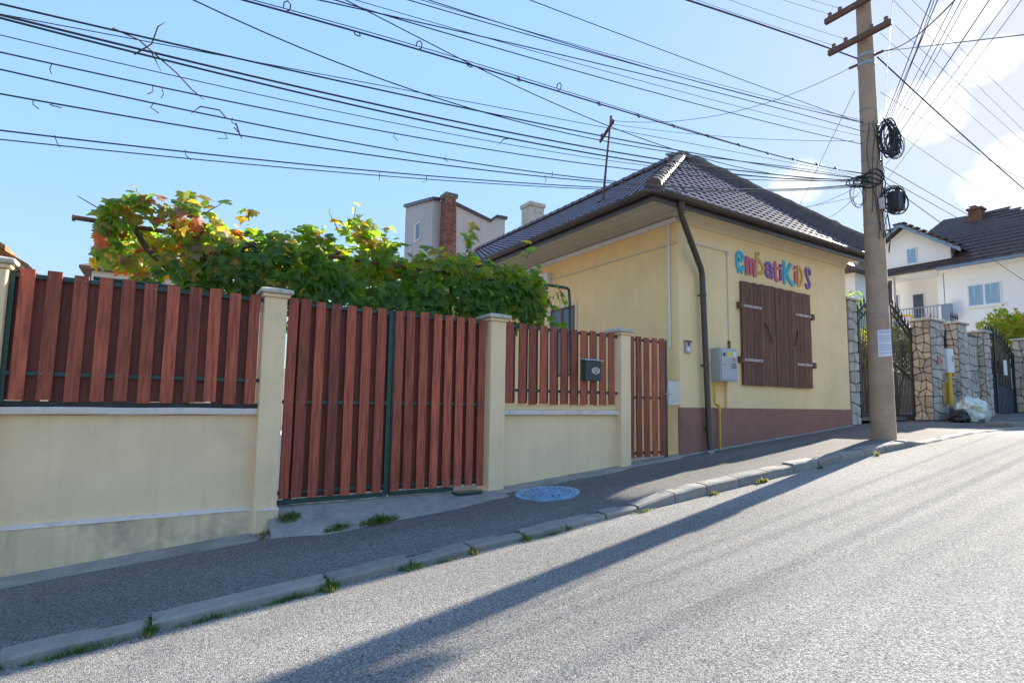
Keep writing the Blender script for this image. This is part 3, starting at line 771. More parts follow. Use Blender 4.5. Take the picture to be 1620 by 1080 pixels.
# ---- gutters and downpipe
def gutter(p, q, name, seam):
    p = Vector(p); q = Vector(q); d = (q - p).normalized(); s_ = d.cross(Vector((0, 0, 1)))
    n = 9; vs = []; fs = []
    for pt in (p, q):
        for r, up_ in ((.072, 1), (.062, 1)):
            for j in range(n):
                a = math.pi + math.pi * j / (n - 1)
                vs.append(pt + s_ * (math.cos(a) * r) + Vector((0, 0, math.sin(a) * r)))
    for j in range(n - 1): fs += [(j, j + 1, 2 * n + j + 1, 2 * n + j), (n + j + 1, n + j, 3 * n + j, 3 * n + j + 1)]
    fs += [(0, 2 * n, 3 * n, n), (n - 1, 2 * n - 1, 4 * n - 1, 3 * n - 1)]
    fs += [tuple(range(n)), tuple(range(2 * n, 3 * n))[::-1]]
    o = MB().add(vs, fs).build(name, M['gutter'], house, smooth=True)
    b = MB(); b.tube([p + s_ * .072 * k for k in (1,)] + [q + s_ * .072], .011, 6); b.build("rolled_lip", M['gutter'], o, smooth=True)
    L = (q - p).length; k = .6
    while k < L:
        c_ = p + d * k; vs = []
        for pt in (c_ - d * .02, c_ + d * .02):
            for j in range(n):
                a = math.pi + math.pi * j / (n - 1)
                vs.append(pt + s_ * (math.cos(a) * .078) + Vector((0, 0, math.sin(a) * .078)))
        MB().add(vs, [(j, j + 1, n + j + 1, n + j) for j in range(n - 1)]).build("gutter_bracket", M['gutter'], o, smooth=True)
        k += seam
gutter((6.36, 5.98, 5.03), (13.30, 5.98, 5.05), "front_gutter", 1.3)
gutter((6.42, 20.9, 5.03), (6.42, 5.93, 5.03), "side_gutter", 1.3)
b = MB(); b.lathe([(.055, -.16), (.065, -.02), (.09, 0.03)], (7.12, 6.02, 4.99), 14); b.build("gutter_outlet", M['gutter'], house, smooth=True)
b = MB(); b.tube([(7.12, 6.02, 4.98), (7.12, 6.02, 4.86), (7.17, 6.05, 4.76), (7.92, 6.27, 4.02), (7.975, 6.29, 3.93), (7.985, 6.29, 3.80), (8.10, 6.29, .95), (8.10, 6.26, .82), (8.11, 6.17, .775)], .052, 12)
dp = b.build("downpipe", M['gutter'], house, smooth=True)
for z in (3.55, 2.3, 1.2):
    xx = 7.985 + (3.8 - z) * .0404
    b = MB(); b.tube([(xx, 6.29, z - .02), (xx, 6.29, z + .02)], .06, 12); b.box(xx - .01, 6.34, z - .012, xx + .01, 6.40, z + .012); b.build("pipe_clip", M['gutter'], dp)
b = MB(); pts = []
b.tube([(7.99, 6.25, .76), (8.12, 6.2, .79), (8.22, 6.3, .80)], [.07, .06, .05], 7); b.build("mortar_foot", M['concrete'], dp, smooth=True)
# white pipe on the side wall and conduits on the front
b = MB(); b.tube([(7.465, 6.59, 4.80), (7.465, 6.59, 2.58)], .017, 8); b.build("white_side_pipe", M['white'], house, smooth=True)
b = MB(); b.box(7.72, 6.372, 4.475, 8.80, 6.399, 4.50); b.box(8.801, 6.365, 4.41, 8.86, 6.399, 4.50); b.build("cable_trunking", M['pale'], house, bevel=.004)
b = MB(); b.tube([(8.83, 6.388, 4.42), (8.83, 6.388, 2.78), (8.80, 6.385, 2.70)], .009, 6); b.build("thin_conduit", M['pale'], house, smooth=True)
b = MB(); b.box(8.80, 6.37, 2.66, 8.86, 6.399, 2.80); b.build("conduit_box", M['rust'], house, bevel=.006)
# side window
sw = MB(); sw.box(7.55, 9.24, 2.2, 7.57, 10.12, 3.73)
def window_x(x, y0, y1, z0, z1, parent, frame, glass, depth=.05, mull=1, out=.0, mt='white'):
    f = MB(); t = .055
    f.box(x - out, y0, z0, x + depth, y0 + t, z1); f.box(x - out, y1 - t, z0, x + depth, y1, z1)
    f.box(x - out, y0 + t, z0, x + depth, y1 - t, z0 + t); f.box(x - out, y0 + t, z1 - t, x + depth, y1 - t, z1)
    for k in range(1, mull + 1):
        yc = y0 + (y1 - y0) * k / (mull + 1); f.box(x - out, yc - t * .7, z0 + t, x + depth, yc + t * .7, z1 - t)
    w = f.build(frame, M[mt], parent, bevel=.006)
    for k in range(mull + 1):
        a = y0 + (y1 - y0) * k / (mull + 1) + t * .7; c_ = y0 + (y1 - y0) * (k + 1) / (mull + 1) - t * .7
        q = MB(); q.box(x + .012 - out, a, z0 + t, x + .022 - out, c_, z1 - t); q.build("pane", M[glass], w)
    return w
# reveal around the side window, standing proud of the wall plane
b = MB(); b.box(7.474, 9.16, 2.0, 7.4895, 9.24, 3.80); b.box(7.474, 10.12, 2.0, 7.4895, 10.20, 3.80); b.box(7.474, 9.24, 3.73, 7.4895, 10.12, 3.80); b.build("window_surround", M['trim'], house, bevel=.003)
window_x(7.462, 9.245, 10.115, 2.2, 3.725, house, "side_window", 'glass', depth=.026, mull=1, out=.0, mt='rust')
b = MB(); b.box(7.36, 10.10, 4.32, 7.489, 10.40, 4.60); b.build("wall_box", M['white'], house, bevel=.008)

# ---- shutters: two leaves of boards with strap hinges
SX0, SXM, SX1, SZ0, SZ1 = 9.19, 10.27, 11.55, 1.99, 3.985
def shutter(x0, x1, side):
    f = MB(); f.box(x0 + .01, 6.372, SZ0 + .01, x1 - .01, 6.399, SZ1 - .01); s_ = f.build("shutter", M['shutter'], house)
    n = 9; w = (x1 - x0) / n
    for k in range(n):
        pm = boxmesh("shutter_board", w - .006, .024, SZ1 - SZ0 + rnd.uniform(-.012, .004), M['shutter'], .003)
        piece("shutter_board", pm, s_, (x0 + w * (k + .5), 6.358 + rnd.uniform(-.003, .003), SZ0 + rnd.uniform(-.006, .004)))
    for z in (3.50, 2.47):
        xa, xb = (x0 - .06, x0 + .60) if side < 0 else (x1 - .58, x1 + .06)
        b = MB(); b.box(xa, 6.328, z - .026, xb, 6.3445, z + .026); h = b.build("strap_hinge", M['strap'], s_, bevel=.004)
        xk = x0 - .10 if side < 0 else x1 + .0
        b = MB(); b.box(xk, 6.31, z - .06, xk + .10, 6.398, z + .06); b.build("hinge_block", M['rust'], h, bevel=.006)
        for dx in (.12, .3, .5):
            xs_ = (x0 + dx) if side < 0 else (x1 - dx)
            b = MB(); b.lathe([(.011, 0), (.008, .008)], (0, 0, 0), 8)
            piece("bolt", mesh("bolt", b.v, b.f, M['dark']), h, (xs_, 6.328, z), (R(90), 0, 0))
    return s_
sa = shutter(SX0, SXM - .006, -1); sb = shutter(SXM + .006, SX1, 1)
b = MB(); b.tube([(9.88, 6.335, 3.23), (9.97, 6.325, 3.12), (10.0, 6.325, 3.05), (10.06, 6.33, 2.98), (10.09, 6.33, 2.84)], .009, 6); b.build("hook", M['dark'], sa)
b = MB(); b.tube([(11.03, 6.335, 3.12), (10.98, 6.325, 3.02), (10.88, 6.33, 2.84)], .009, 6); b.box(11.0, 6.325, 3.08, 11.06, 6.344, 3.16); b.build("hook", M['dark'], sb)

# ---- meter cabinet, gas pipe, intercom
e = thing("meter_cabinet", "grey gas meter cabinet with stickers and slots on the yellow wall", "cabinet", (8.55, 6.3, 2.04))
b = MB(); b.box(8.31, 6.20, 2.035, 8.80, 6.398, 2.63); b.build("case", M['grey'], e, bevel=.008)
b = MB(); b.box(8.335, 6.186, 2.06, 8.775, 6.1985, 2.605); dr_ = b.build("door", M['grey'], e, bevel=.005)
b = MB(); b.box(8.38, 6.182, 2.48, 8.44, 6.1855, 2.54); b.build("black_window", M['dark'], dr_)
b = MB(); b.lathe([(.012, 0), (.010, .006)], (0, 0, 0), 10); piece("lock", mesh("lock", b.v, b.f, M['dark']), dr_, (8.40, 6.1855, 2.33), (R(90), 0, 0))
b = MB(); b.box(8.52, 6.183, 2.46, 8.62, 6.1855, 2.57); b.build("sticker", M['stickery'], dr_)
b = MB(); b.box(8.66, 6.183, 2.48, 8.75, 6.1855, 2.57); b.build("sticker", M['white'], dr_)
b = MB(); b.box(8.66, 6.183, 2.40, 8.72, 6.1855, 2.46); b.build("sticker", M['redsticker'], dr_)
for k in range(3):
    b = MB(); b.box(8.61, 6.182, 2.27 + k * .035, 8.745, 6.1855, 2.285 + k * .035); b.build("vent_slot", M['dark'], dr_)
b = MB(); b.tube([(8.335, 6.35, 2.035), (8.335, 6.35, 1.66), (8.345, 6.34, 1.625), (8.40, 6.32, 1.61), (8.425, 6.32, 1.60), (8.43, 6.32, 1.56), (8.43, 6.32, .80)], .019, 10)
gp = b.build("gas_pipe", M['yellow'], smooth=True); tag(gp, "yellow gas pipe rising from the pavement to the grey meter cabinet", "pipe")
b = MB(); b.tube([(8.43, 6.32, 1.50), (8.43, 6.32, 1.58)], .028, 10); b.build("coupling", M['yellow'], gp, smooth=True)
b = MB(); b.tube([(8.37, 6.33, 1.615), (8.42, 6.32, 1.605)], .027, 10); b.build("elbow", M['yellow'], gp, smooth=True)
e = thing("door_intercom", "small grey intercom on the wall left of the downpipe", "intercom", (7.68, 6.39, 2.5))
b = MB(); b.box(7.605, 6.362, 2.50, 7.755, 6.399, 2.70); b.build("housing", M['strap'], e, bevel=.008)
b = MB(); b.box(7.60, 6.335, 2.70, 7.765, 6.399, 2.712); b.build("rain_hood", M['dark'], e)
b = MB(); b.lathe([(.024, 0), (.02, .008)], (0, 0, 0), 14); piece("lens", mesh("lens", b.v, b.f, M['dark']), e, (7.68, 6.362, 2.655), (R(90), 0, 0))
b = MB(); b.box(7.635, 6.356, 2.53, 7.725, 6.3615, 2.60); b.build("call_button", M['white'], e, bevel=.003)

# ---- painted letters
sign = thing("wall_sign", "colourful raised letters of the children's centre above the shutters", "sign", (10.38, 6.38, 4.1))
def stroke(mb, pts, w, y0, y1, cseg=6, wscale=None):
    n = len(pts); P = [Vector((p[0], p[1])) for p in pts]; L = []; Rr = []
    for i in range(n):
        t = (P[min(i + 1, n - 1)] - P[max(i - 1, 0)]).normalized(); nn = Vector((-t.y, t.x))
        ww = w / 2 * (wscale[i] if wscale else 1)
        L.append(P[i] + nn * ww); Rr.append(P[i] - nn * ww)
    def capf(i, sgn):
        t = (P[1] - P[0]).normalized() if i == 0 else (P[-1] - P[-2]).normalized()
        t = -t if i == 0 else t; nn = Vector((-t.y, t.x)); ww = w / 2 * (wscale[i] if wscale else 1); o = []
        for k in range(1, cseg):
            a = math.pi / 2 - math.pi * k / cseg
            o.append(P[i] + (t * math.cos(a) + nn * math.sin(a)) * ww)
        return o
    e1 = capf(n - 1, 1); e0 = capf(0, 1)
    outline = L + e1 + Rr[::-1] + e0
    m_ = len(outline)
    vs = [(p.x, y0, p.y) for p in outline] + [(p.x, y1, p.y) for p in outline]
    fs = [(i, (i + 1) % m_, m_ + (i + 1) % m_, m_ + i) for i in range(m_)]
    for i in range(n - 1):
        ri = lambda j: n + len(e1) + (n - 1 - j)
        fs.append((i, i + 1, ri(i + 1), ri(i)))
    a = [n - 1] + list(range(n, n + len(e1))) + [n + len(e1)]; fs.append(tuple(a))
    s0 = 2 * n + len(e1); a = [s0 - 1] + list(range(s0, m_)) + [0]; fs.append(tuple(a))
    mb.add(vs, fs)
def arc(cx, cz, rx, rz, a0, a1, n=12):
    return [(cx + rx * math.cos(R(a0 + (a1 - a0) * k / n)), cz + rz * math.sin(R(a0 + (a1 - a0) * k / n))) for k in range(n + 1)]
def letter(x0, x1, z0, z1, strokes, w, m, extra=()):
    b = MB(); i = 0
    for s_ in strokes:
        ww = w
        if isinstance(s_, tuple): s_, ww = s_
        stroke(b, [(x0 + p[0] * (x1 - x0), z0 + p[1] * (z1 - z0)) for p in s_], ww * .9, 6.374 - .0012 * i, 6.398); i += 1
    o = b.build("letter", M[m], sign)
    return o
letter(9.085, 9.35, 4.13, 4.565, [[(.30, .58), (.62, .60), (.84, .66)] + arc(.5, .68, .34, .24, 0, 180)[1:] + arc(.52, .42, .37, .26, 180, 335)[1:], ([(.38, .16), (.26, .03)], .045), ([(.62, .16), (.68, .02)], .045)], .082, 'letter_c')
letter(9.375, 9.70, 4.13, 4.485, [[(.12, .06), (.14, .95)], arc(.32, .62, .19, .28, 165, 0) + [(.50, .12)], arc(.70, .60, .19, .28, 165, 0) + [(.88, .05)]], .085, 'letter_p')
letter(9.71, 9.99, 4.145, 4.635, [[(.12, .04), (.12, .92)], [(.12, .80), (.42, .68), (.74, .54)] + arc(.55, .37, .35, .21, 35, -80)[1:] + [(.42, .17)], ([(.42, .93), (.43, .97)], .04)], .062, 'letter_y')
letter(10.005, 10.285, 4.16, 4.49, [arc(.46, .70, .34, .2, 165, 0) + [(.82, .45), (.84, .08)], arc(.46, .34, .30, .22, 60, 330, 14)], .085, 'letter_v')
letter(10.30, 10.49, 4.12, 4.53, [[(.38, .94), (.36, .35)] + arc(.62, .26, .26, .18, 180, 300)[1:], ([(.10, .66), (.78, .69)], .06)], .085, 'letter_p')
letter(10.49, 10.62, 4.16, 4.52, [[(.5, .10), (.5, .60)], ([(.46, .86), (.54, .87)], .085)], .08, 'letter_v')
letter(10.63, 11.04, 4.10, 4.61, [[(.14, .07), (.14, .92)], [(.72, .88), (.50, .66), (.22, .46)], [(.30, .50), (.52, .25), (.80, .08), (.92, .09)]], .088, 'letter_c')
letter(11.02, 11.155, 4.16, 4.56, [[(.5, .10), (.5, .62)], ([(.46, .88), (.54, .89)], .085)], .08, 'letter_p')
letter(11.165, 11.38, 4.12, 4.575, [[(.14, .06), (.14, .92)], [(.14, .93)] + arc(.25, .5, .58, .43, 78, -78) + [(.14, .06)]], .062, 'letter_y')
so = letter(11.425, 11.69, 4.115, 4.59, [arc(.54, .78, .30, .17, -20, 190) + [(.38, .60), (.58, .42)] + arc(.46, .22, .27, .16, 25, -160)], .078, 'letter_v')
for dx in (.04, -.04):
    b = MB(); oval(b, 11.575 + dx, 4.565, .024, .028, 6.360, 6.3715, 14); b.build("white_eye", M['white'], so)
    b = MB(); oval(b, 11.575 + dx + .006, 4.562, .009, .011, 6.3565, 6.3597, 10); b.build("pupil", M['dark'], so)

# ---- roof mast
e = thing("roof_mast", "thin steel service mast with short crossarm standing on the tiled roof", "mast", (7.6, 8.48, 5.86))
b = MB(); b.tube([(7.6, 8.487, 5.76), (7.6, 8.23, 7.55)], [.028, .02], 10); b.build("tube", M['rust'], e, smooth=True)
b = MB(); b.hexa([(7.575, 8.56, 7.16), (7.625, 8.56, 7.16), (7.625, 8.14, 7.44), (7.575, 8.14, 7.44), (7.575, 8.56, 7.22), (7.625, 8.56, 7.22), (7.625, 8.14, 7.50), (7.575, 8.14, 7.50)]); b.build("crossarm", M['rust'], e, bevel=.004)
for y, z in ((8.50, 7.25), (8.20, 7.45), (8.22, 7.53)):
    b = MB(); b.lathe([(.012, 0), (.03, .01), (.034, .03), (.02, .045), (.032, .06), (.022, .085), (.006, .09)], (7.6, y, z), 10); b.build("insulator", M['ceramic'], e, smooth=True)
b = MB(); b.lathe([(.14, 0), (.05, .05), (.035, .10)], (7.6, 8.487, 5.81), 10); b.build("roof_boot", M['roofband'], e, smooth=True)
# ================================================================== PERGOLA AND GRAPEVINE
e = thing("pergola_frame", "rusty and green pipe pergola carrying the grapevine behind the fence", "pergola", (2, 7.4, g(2)))
b = MB(); b.tube([(-.86, 7.0, 3.40), (-.84, 7.0, 3.405), (.2, 7.0, 3.40), (5.1, 7.0, 3.42)], .026, 8); b.tube([(-.87, 7.0, 3.40), (-.845, 7.0, 3.40)], .034, 8); b.build("top_rail", M['rust'], e, smooth=True)
b = MB(); b.tube([(-.6, 8.5, 3.42), (5.3, 8.5, 3.45)], .026, 8); b.build("top_rail", M['rust'], e, smooth=True)
for x in (.3, 1.8, 3.3, 4.9):
    b = MB(); b.tube([(x, 6.95, 3.46), (x, 8.55, 3.48)], .02, 8); b.build("cross_rail", M['rust'], e, smooth=True)
b = MB(); b.tube([(.70, 6.98, .3), (.70, 6.98, 3.42)], .024, 8); b.build("post", M['green'], e, smooth=True)
b = MB(); b.tube([(.80, 7.10, .3), (.80, 7.10, 2.95)], .032, 8); b.build("post", M['green'], e, smooth=True)
for x, y in ((3.4, 7.0), (.6, 8.5), (3.4, 8.5), (5.2, 8.5)):
    b = MB(); b.tube([(x, y, .3), (x, y, 3.42)], .024, 8); b.build("post", M['green'], e, smooth=True)
b = MB(); b.tube([(5.0, 7.2, 3.53), (5.66, 7.2, 3.53), (5.70, 7.2, 3.50), (5.72, 7.2, 3.3), (5.78, 7.2, .4)], .024, 8); b.build("bracket_post", M['green'], e, smooth=True)

vine = thing("grapevine", "leafy grapevine turning yellow and orange on the pergola behind the fence", "vine", (0.15, 7.3, g(0)))
LEAF_PTS = [(0, 0), (-.30, -.12), (-.50, .05), (-.40, .22), (-.56, .50), (-.30, .50), (-.18, .66), (0, .98), (.18, .66), (.30, .50), (.56, .50), (.40, .22), (.50, .05), (.30, -.12)]
def leaf_local(s, fold, curl):
    vs = [(0, .30 * s, .02 * s)]
    for x, y in LEAF_PTS:
        vs.append((x * s, y * s, -abs(x) * fold * s - curl * s * (y - .3) ** 2))
    n = len(LEAF_PTS)
    return vs, [(0, 1 + i, 1 + (i + 1) % n) for i in range(n)]
TOP = [(-.95, 3.42), (-.7, 3.60), (-.45, 3.86), (-.2, 3.96), (.12, 4.00), (.4, 3.96), (.7, 3.84), (1.2, 3.84), (1.6, 3.96), (1.9, 4.12), (2.1, 4.12), (2.35, 3.92), (2.9, 3.90), (3.3, 3.96), (3.6, 4.0), (3.8, 4.0), (4.2, 3.86), (4.6, 3.94), (4.95, 3.92), (5.2, 3.75), (5.45, 3.3)]
BOT = [(-.95, 3.35), (-.7, 3.25), (-.45, 2.92), (0, 2.6), (.5, 2.5), (1.5, 2.45), (3.0, 2.45), (4.0, 2.5), (4.7, 2.8), (5.2, 2.95), (5.45, 3.2)]
def lin(T, x):
    if x <= T[0][0]: return T[0][1]
    for i in range(len(T) - 1):
        if x <= T[i + 1][0]:
            t = (x - T[i][0]) / (T[i + 1][0] - T[i][0]); return T[i][1] * (1 - t) + T[i + 1][1] * t
    return T[-1][1]
leaves = []     # (pos, normal, size, material index)
def hue(p):  # tone by height paints the sunlit top and shaded lower leaves
    a = noise.noise(Vector((p.x * 1.4, p.y * 1.4, p.z * 1.4)) + Vector((3.1, 0, 7)))
    left = sm(1.4, -.2, p.x) * .20 + sm(.45, .1, abs(p.x - 3.75)) * .25 * sm(3.5, 3.7, p.z)
    w = a * .55 + left + rnd.uniform(-.22, .22) + (sm(3.35, 3.75, p.z) - .5) * .12
    if w > .50: return rnd.choice((4, 5, 5, 3, 3))
    if w > .36: return rnd.choice((3, 5, 2, 4))
    if w > .16: return rnd.choice((2, 0, 0, 3))
    return rnd.choice((0, 2, 2, 2, 3, 0) if p.z > 3.35 else (0, 0, 1, 1, 0))
tries = 0
while len(leaves) < 5900 and tries < 90000:
    tries += 1
    x = rnd.uniform(-.95, 5.42)
    y = 6.64 + 2.0 * rnd.random() ** 1.9
    top = lin(TOP, x) + .17 * noise.noise(Vector((x * 2.3, y * 2.6, 0))) + .05 * noise.noise(Vector((x * 6, y * 6, 3))) - .12 * sm(7.2, 6.66, y) - .10 * sm(7.6, 8.6, y)
    bot = lin(BOT, x) + .14 * noise.noise(Vector((x * 2.1, y * 2.1, 9)))
    if y > 7.25: bot = max(bot, 3.15 + .12 * noise.noise(Vector((x * 3, y * 3, 4))))
    z_ = rnd.random() * 4
    top -= .14 + .10 * max(0, noise.noise(Vector((x * 3.7, y * 1.5, 8))) * 2)
    if x < -.092 * y + .06 * noise.noise(Vector((y * 4, 2, 2))) or x > .735 * y - .12 + .16 * noise.noise(Vector((z_ * 3, y * 3, 1))) or top < bot: continue
    z = bot + (top - bot) * rnd.random() ** .85
    p = Vector((x, y, z))
    if noise.noise(p * 2.6 + Vector((9, 9, 9))) < -.17 + .17 * sm(3.3, 3.8, z): continue
    if x < .15 and z < 3.3 and rnd.random() < .45: continue
    leaves.append(p)
# single shoots that stick out above the canopy and hang from it
def shoot(p, d, n, s0=1.0, droop=0.0):
    pts = [Vector(p)]; d = Vector(d)
    for k in range(n):
        d = (d + Vector((rnd.uniform(-.25, .25), rnd.uniform(-.25, .25), rnd.uniform(-.1, .15) - droop))).normalized()
        pts.append(pts[-1] + d * .085)
    b = MB(); b.tube(pts, [.007 - .004 * k / n for k in range(n + 1)], 5); b.build("shoot", M['bark'], vine, smooth=True)
    for q in pts[1:]:
        leaves.append(q + Vector((rnd.uniform(-.06, .06), rnd.uniform(-.06, .06), rnd.uniform(-.02, .06))))
        if rnd.random() < .7: leaves.append(q + Vector((rnd.uniform(-.09, .09), rnd.uniform(-.09, .09), rnd.uniform(-.05, .05))))
for p, d, n in (((-.30, 7.0, 3.66), (-.3, 0, 1), 2), ((.05, 7.0, 3.72), (.1, 0, 1), 2), ((.3, 7, 3.68), (.8, 0, .8), 3), ((1.95, 7.0, 3.80), (.1, 0, 1), 4), ((2.1, 7.2, 3.8), (.4, 0, .9), 3), ((1.8, 7.1, 3.8), (-.4, 0, .8), 3), ((2.0, 6.95, 3.75), (.0, 0, 1), 3),
                ((3.62, 7.0, 3.75), (.15, 0, 1), 5), ((3.75, 7.1, 3.75), (-.15, 0, 1), 4), ((3.68, 7.0, 3.7), (.05, 0, 1), 4), ((4.7, 7.0, 3.85), (.2, 0, 1), 3), ((2.75, 6.8, 3.35), (.3, -.3, -.6), 6), ((2.9, 6.8, 3.25), (.3, -.2, -.8), 5), ((5.1, 6.9, 3.2), (.1, -.1, -1), 5), ((4.85, 6.85, 3.1), (-.1, 0, -1), 4), ((4.5, 6.85, 3.0), (.1, 0, -1), 3),
                ((-.45, 7.0, 3.2), (-.5, 0, -.4), 3), ((1.3, 6.75, 3.1), (.1, -.1, -1), 4), ((2.4, 7.0, 3.75), (.2, 0, 1), 2), ((0.75, 7.0, 3.68), (.2, 0, 1), 2), ((1.1, 6.75, 3.3), (.1, -.2, -1), 4), ((.55, 6.75, 3.0), (.2, -.1, -1), 3), ((5.2, 6.9, 3.5), (.5, 0, -.5), 4)):
    shoot(p, d, n, droop=.08 if d[2] > 0 else .02)
def orient(p):
    # leaves face outwards and upwards, hanging tip down at the front
    nrm_ = Vector((rnd.gauss(0, .55), -0.75 * sm(7.5, 6.7, p.y) + rnd.gauss(0, .5), .35 + .8 * sm(3.2, 3.9, p.z) + rnd.gauss(0, .4))).normalized()
    down = Vector((rnd.gauss(0, .5), rnd.gauss(0, .4), -1))
    yv = (down - nrm_ * down.dot(nrm_)).normalized(); xv = yv.cross(nrm_)
    return Matrix((xv, yv, nrm_)).transposed()
# the 300 nearest the street and least covered are single leaves, the rest one mass
CAMP = Vector((0, 0, 1.6))
leaves.sort(key=lambda p: p.y - .5 * (p.z - 3) * .3)
LM = {}
for mi in range(6):
    for v in range(2):
        vs, fs = leaf_local(1.0, (.18, .30)[v], (.25, .1)[v]); LM[mi, v] = mesh("leaf", vs, fs, M['leaf'][mi])
mass = MB()
for i, p in enumerate(leaves):
    mi = hue(p); m3 = orient(p); s_ = rnd.choice((.07, .09, .11, .125, .14, .155, .17)) * (1 if mi != 5 else .9)
    if i < 300:
        ob = bpy.data.objects.new("leaf", LM[mi, i % 2]); ob.scale = (s_, s_, s_)
        link(ob, vine, p, m3.to_euler())
    else:
        vs, fs = leaf_local(s_, rnd.uniform(.05, .55), rnd.uniform(-.2, .6))
        mass.add([p + m3 @ Vector(v) for v in vs], fs, mi)
mass.build("foliage", M['leaf'], vine, kind="stuff", centre=False)
# stems
b = MB(); b.tube([(.22, 7.2, .2), (.20, 7.15, 1.2), (.24, 7.1, 2.2), (.20, 7.05, 2.75), (.0, 7.0, 2.98), (-.22, 7.0, 3.18), (-.38, 7.0, 3.45), (-.42, 7.02, 3.6)], [.07, .06, .055, .05, .034, .03, .026, .018], 8); b.build("trunk", M['bark'], vine, smooth=True)
b = MB(); b.tube([(.20, 7.05, 2.75), (.27, 6.95, 2.98), (.42, 6.93, 3.15), (.62, 6.95, 3.33), (1.0, 7.0, 3.45), (1.8, 7.05, 3.5)], [.045, .035, .032, .028, .022, .014], 8); b.build("branch", M['bark'], vine, smooth=True)
b = MB(); b.tube([(.22, 7.05, 2.8), (.33, 6.9, 3.05), (.30, 6.92, 3.3), (.15, 6.95, 3.5), (-.1, 7.0, 3.62)], [.03, .026, .022, .018, .012], 7); b.build("branch", M['bark'], vine, smooth=True)
b = MB(); b.tube([(-.35, 6.98, 3.42), (-.6, 6.97, 3.50), (-.84, 6.95, 3.62)], [.010, .008, .004], 5); b.build("twig", M['bark'], vine, smooth=True)
for k in range(5):
    b = MB(); p = Vector(((.25, 6.72, 3.42), (.0, 6.74, 3.5), (.8, 6.72, 3.35), (3.9, 6.74, 3.3), (5.0, 6.8, 3.25))[k])
    for j in range(22):
        t = rnd.random(); c_ = p + Vector((rnd.gauss(0, .022) * (1.2 - t), rnd.gauss(0, .022) * (1.2 - t), -t * .12))
        b.lathe([(.002, -.011), (.009, -.007), (.011, 0), (.009, .007), (.002, .011)], c_, 6)
    b.build("grape_bunch", M['grape'], vine, smooth=True, kind="stuff")

# ================================================================== WEEDS ON THE KERB AND RAMP
def tuft(x, y, z, n, h, spread, label, dry=.1):
    b = MB()
    for k in range(n):
        a = rnd.uniform(0, 6.28); r = rnd.random() ** .7
        px, py = x + math.cos(a) * r * spread[0], y + math.sin(a) * r * spread[1]
        pz = (z(px, py) if callable(z) else z) - .004
        hh = h * rnd.uniform(.2, 1.35) * (1.15 - .6 * r); w = rnd.uniform(.0025, .005); la = rnd.uniform(0, 6.28); ln = rnd.uniform(.3, 1.1) * hh
        dx, dy = math.cos(la), math.sin(la); sx, sy = -dy * w, dx * w
        vs = [(px - sx, py - sy, pz), (px + sx, py + sy, pz), (px + dx * ln * .4 + sx * .8, py + dy * ln * .4 + sy * .8, pz + hh * .7), (px + dx * ln * .4 - sx * .8, py + dy * ln * .4 - sy * .8, pz + hh * .7), (px + dx * ln, py + dy * ln, pz + hh * .85)]
        b.add(vs, [(0, 1, 2, 3), (3, 2, 4)], 1 if rnd.random() < dry else 0)
    o = b.build("weed_tuft", [M['grass'], M['dryg']])
    tag(o, label, "weeds", "weed tufts along the kerb and ramp")
rz = lambda x, y: max(road_z(x, y), walk_z(x, y) - .03 if y > kerb_y(x) + .02 else -9)
for x, y, n, h, sx, sy, lb, dr_ in (
    (-.72, 4.40, 190, .06, .05, .13, "weeds in the kerb joint nearest the lower left photo corner", .1), (-.95, 4.37, 200, .045, .28, .04, "low strip of weeds before the kerb at the lower left corner", .15),
    (-.32, 4.36, 260, .05, .33, .035, "long green weed strip before the second kerb stone from the left", .15), (.04, 4.42, 200, .065, .04, .13, "tall weeds in the kerb joint below the stained wall", .1),
    (.42, 4.37, 180, .04, .28, .03, "weed strip before the kerb below the first cream pillar", .2), (1.17, 4.41, 260, .07, .09, .12, "bushy weeds in the kerb joint in front of the gate's left leaf", .05),
    (.92, 4.37, 260, .04, .22, .03, "thin weed strip left of the bushy kerb joint weeds", .2), (1.85, 4.40, 220, .06, .12, .08, "weeds in the kerb joint in front of the gate's middle", .1),
    (2.42, 4.40, 140, .06, .05, .10, "brownish weeds in the kerb joint in front of the gate's right leaf", .5), (2.15, 4.36, 120, .03, .2, .025, "thin weed line before the kerb at the gate's right leaf", .3),
    (2.99, 4.40, 170, .05, .07, .08, "weeds in the kerb joint nearest the manhole cover", .1), (3.25, 4.365, 140, .035, .2, .025, "weed strip before the kerb just below the manhole cover", .2),
    (3.50, 4.42, 110, .04, .05, .09, "small weeds in the kerb joint right of the manhole cover", .2), (4.5, 4.365, 120, .035, .2, .025, "weeds at the foot of the ramped kerb stone", .3),
    (5.68, 4.36, 120, .05, .09, .03, "yellowish weed against the raised kerb before the narrow gate", .6), (6.65, 4.36, 130, .07, .14, .03, "larger yellowish weed against the raised kerb before the house corner", .5),
    (8.0, 4.34, 70, .05, .08, .03, "dark weed against the raised kerb before the shutters", .3), (9.55, 4.28, 60, .09, .04, .03, "small upright dry weed against the kerb left of the pole", .8)):
    tuft(x, y, rz, n, h, (sx, sy), lb, dr_)
rampz = lambda x, y: walk_z(x, y) + max(0, (y - 5.78)) * .36 * sm(3.6, 1.2, x) + .02
tuft(1.22, 6.18, lambda x, y: .34 + .2 * (y - 6.1), 220, .09, (.13, .07), "grass clump on the ramp beside the first cream pillar", .1)
tuft(1.62, 5.83, lambda x, y: walk_z(x, y) + .02, 240, .07, (.16, .05), "left grass clump on the lower edge of the gate ramp", .25)
tuft(2.05, 5.80, lambda x, y: walk_z(x, y) + .02, 380, .09, (.22, .06), "right and biggest grass clump on the lower edge of the gate ramp", .2)
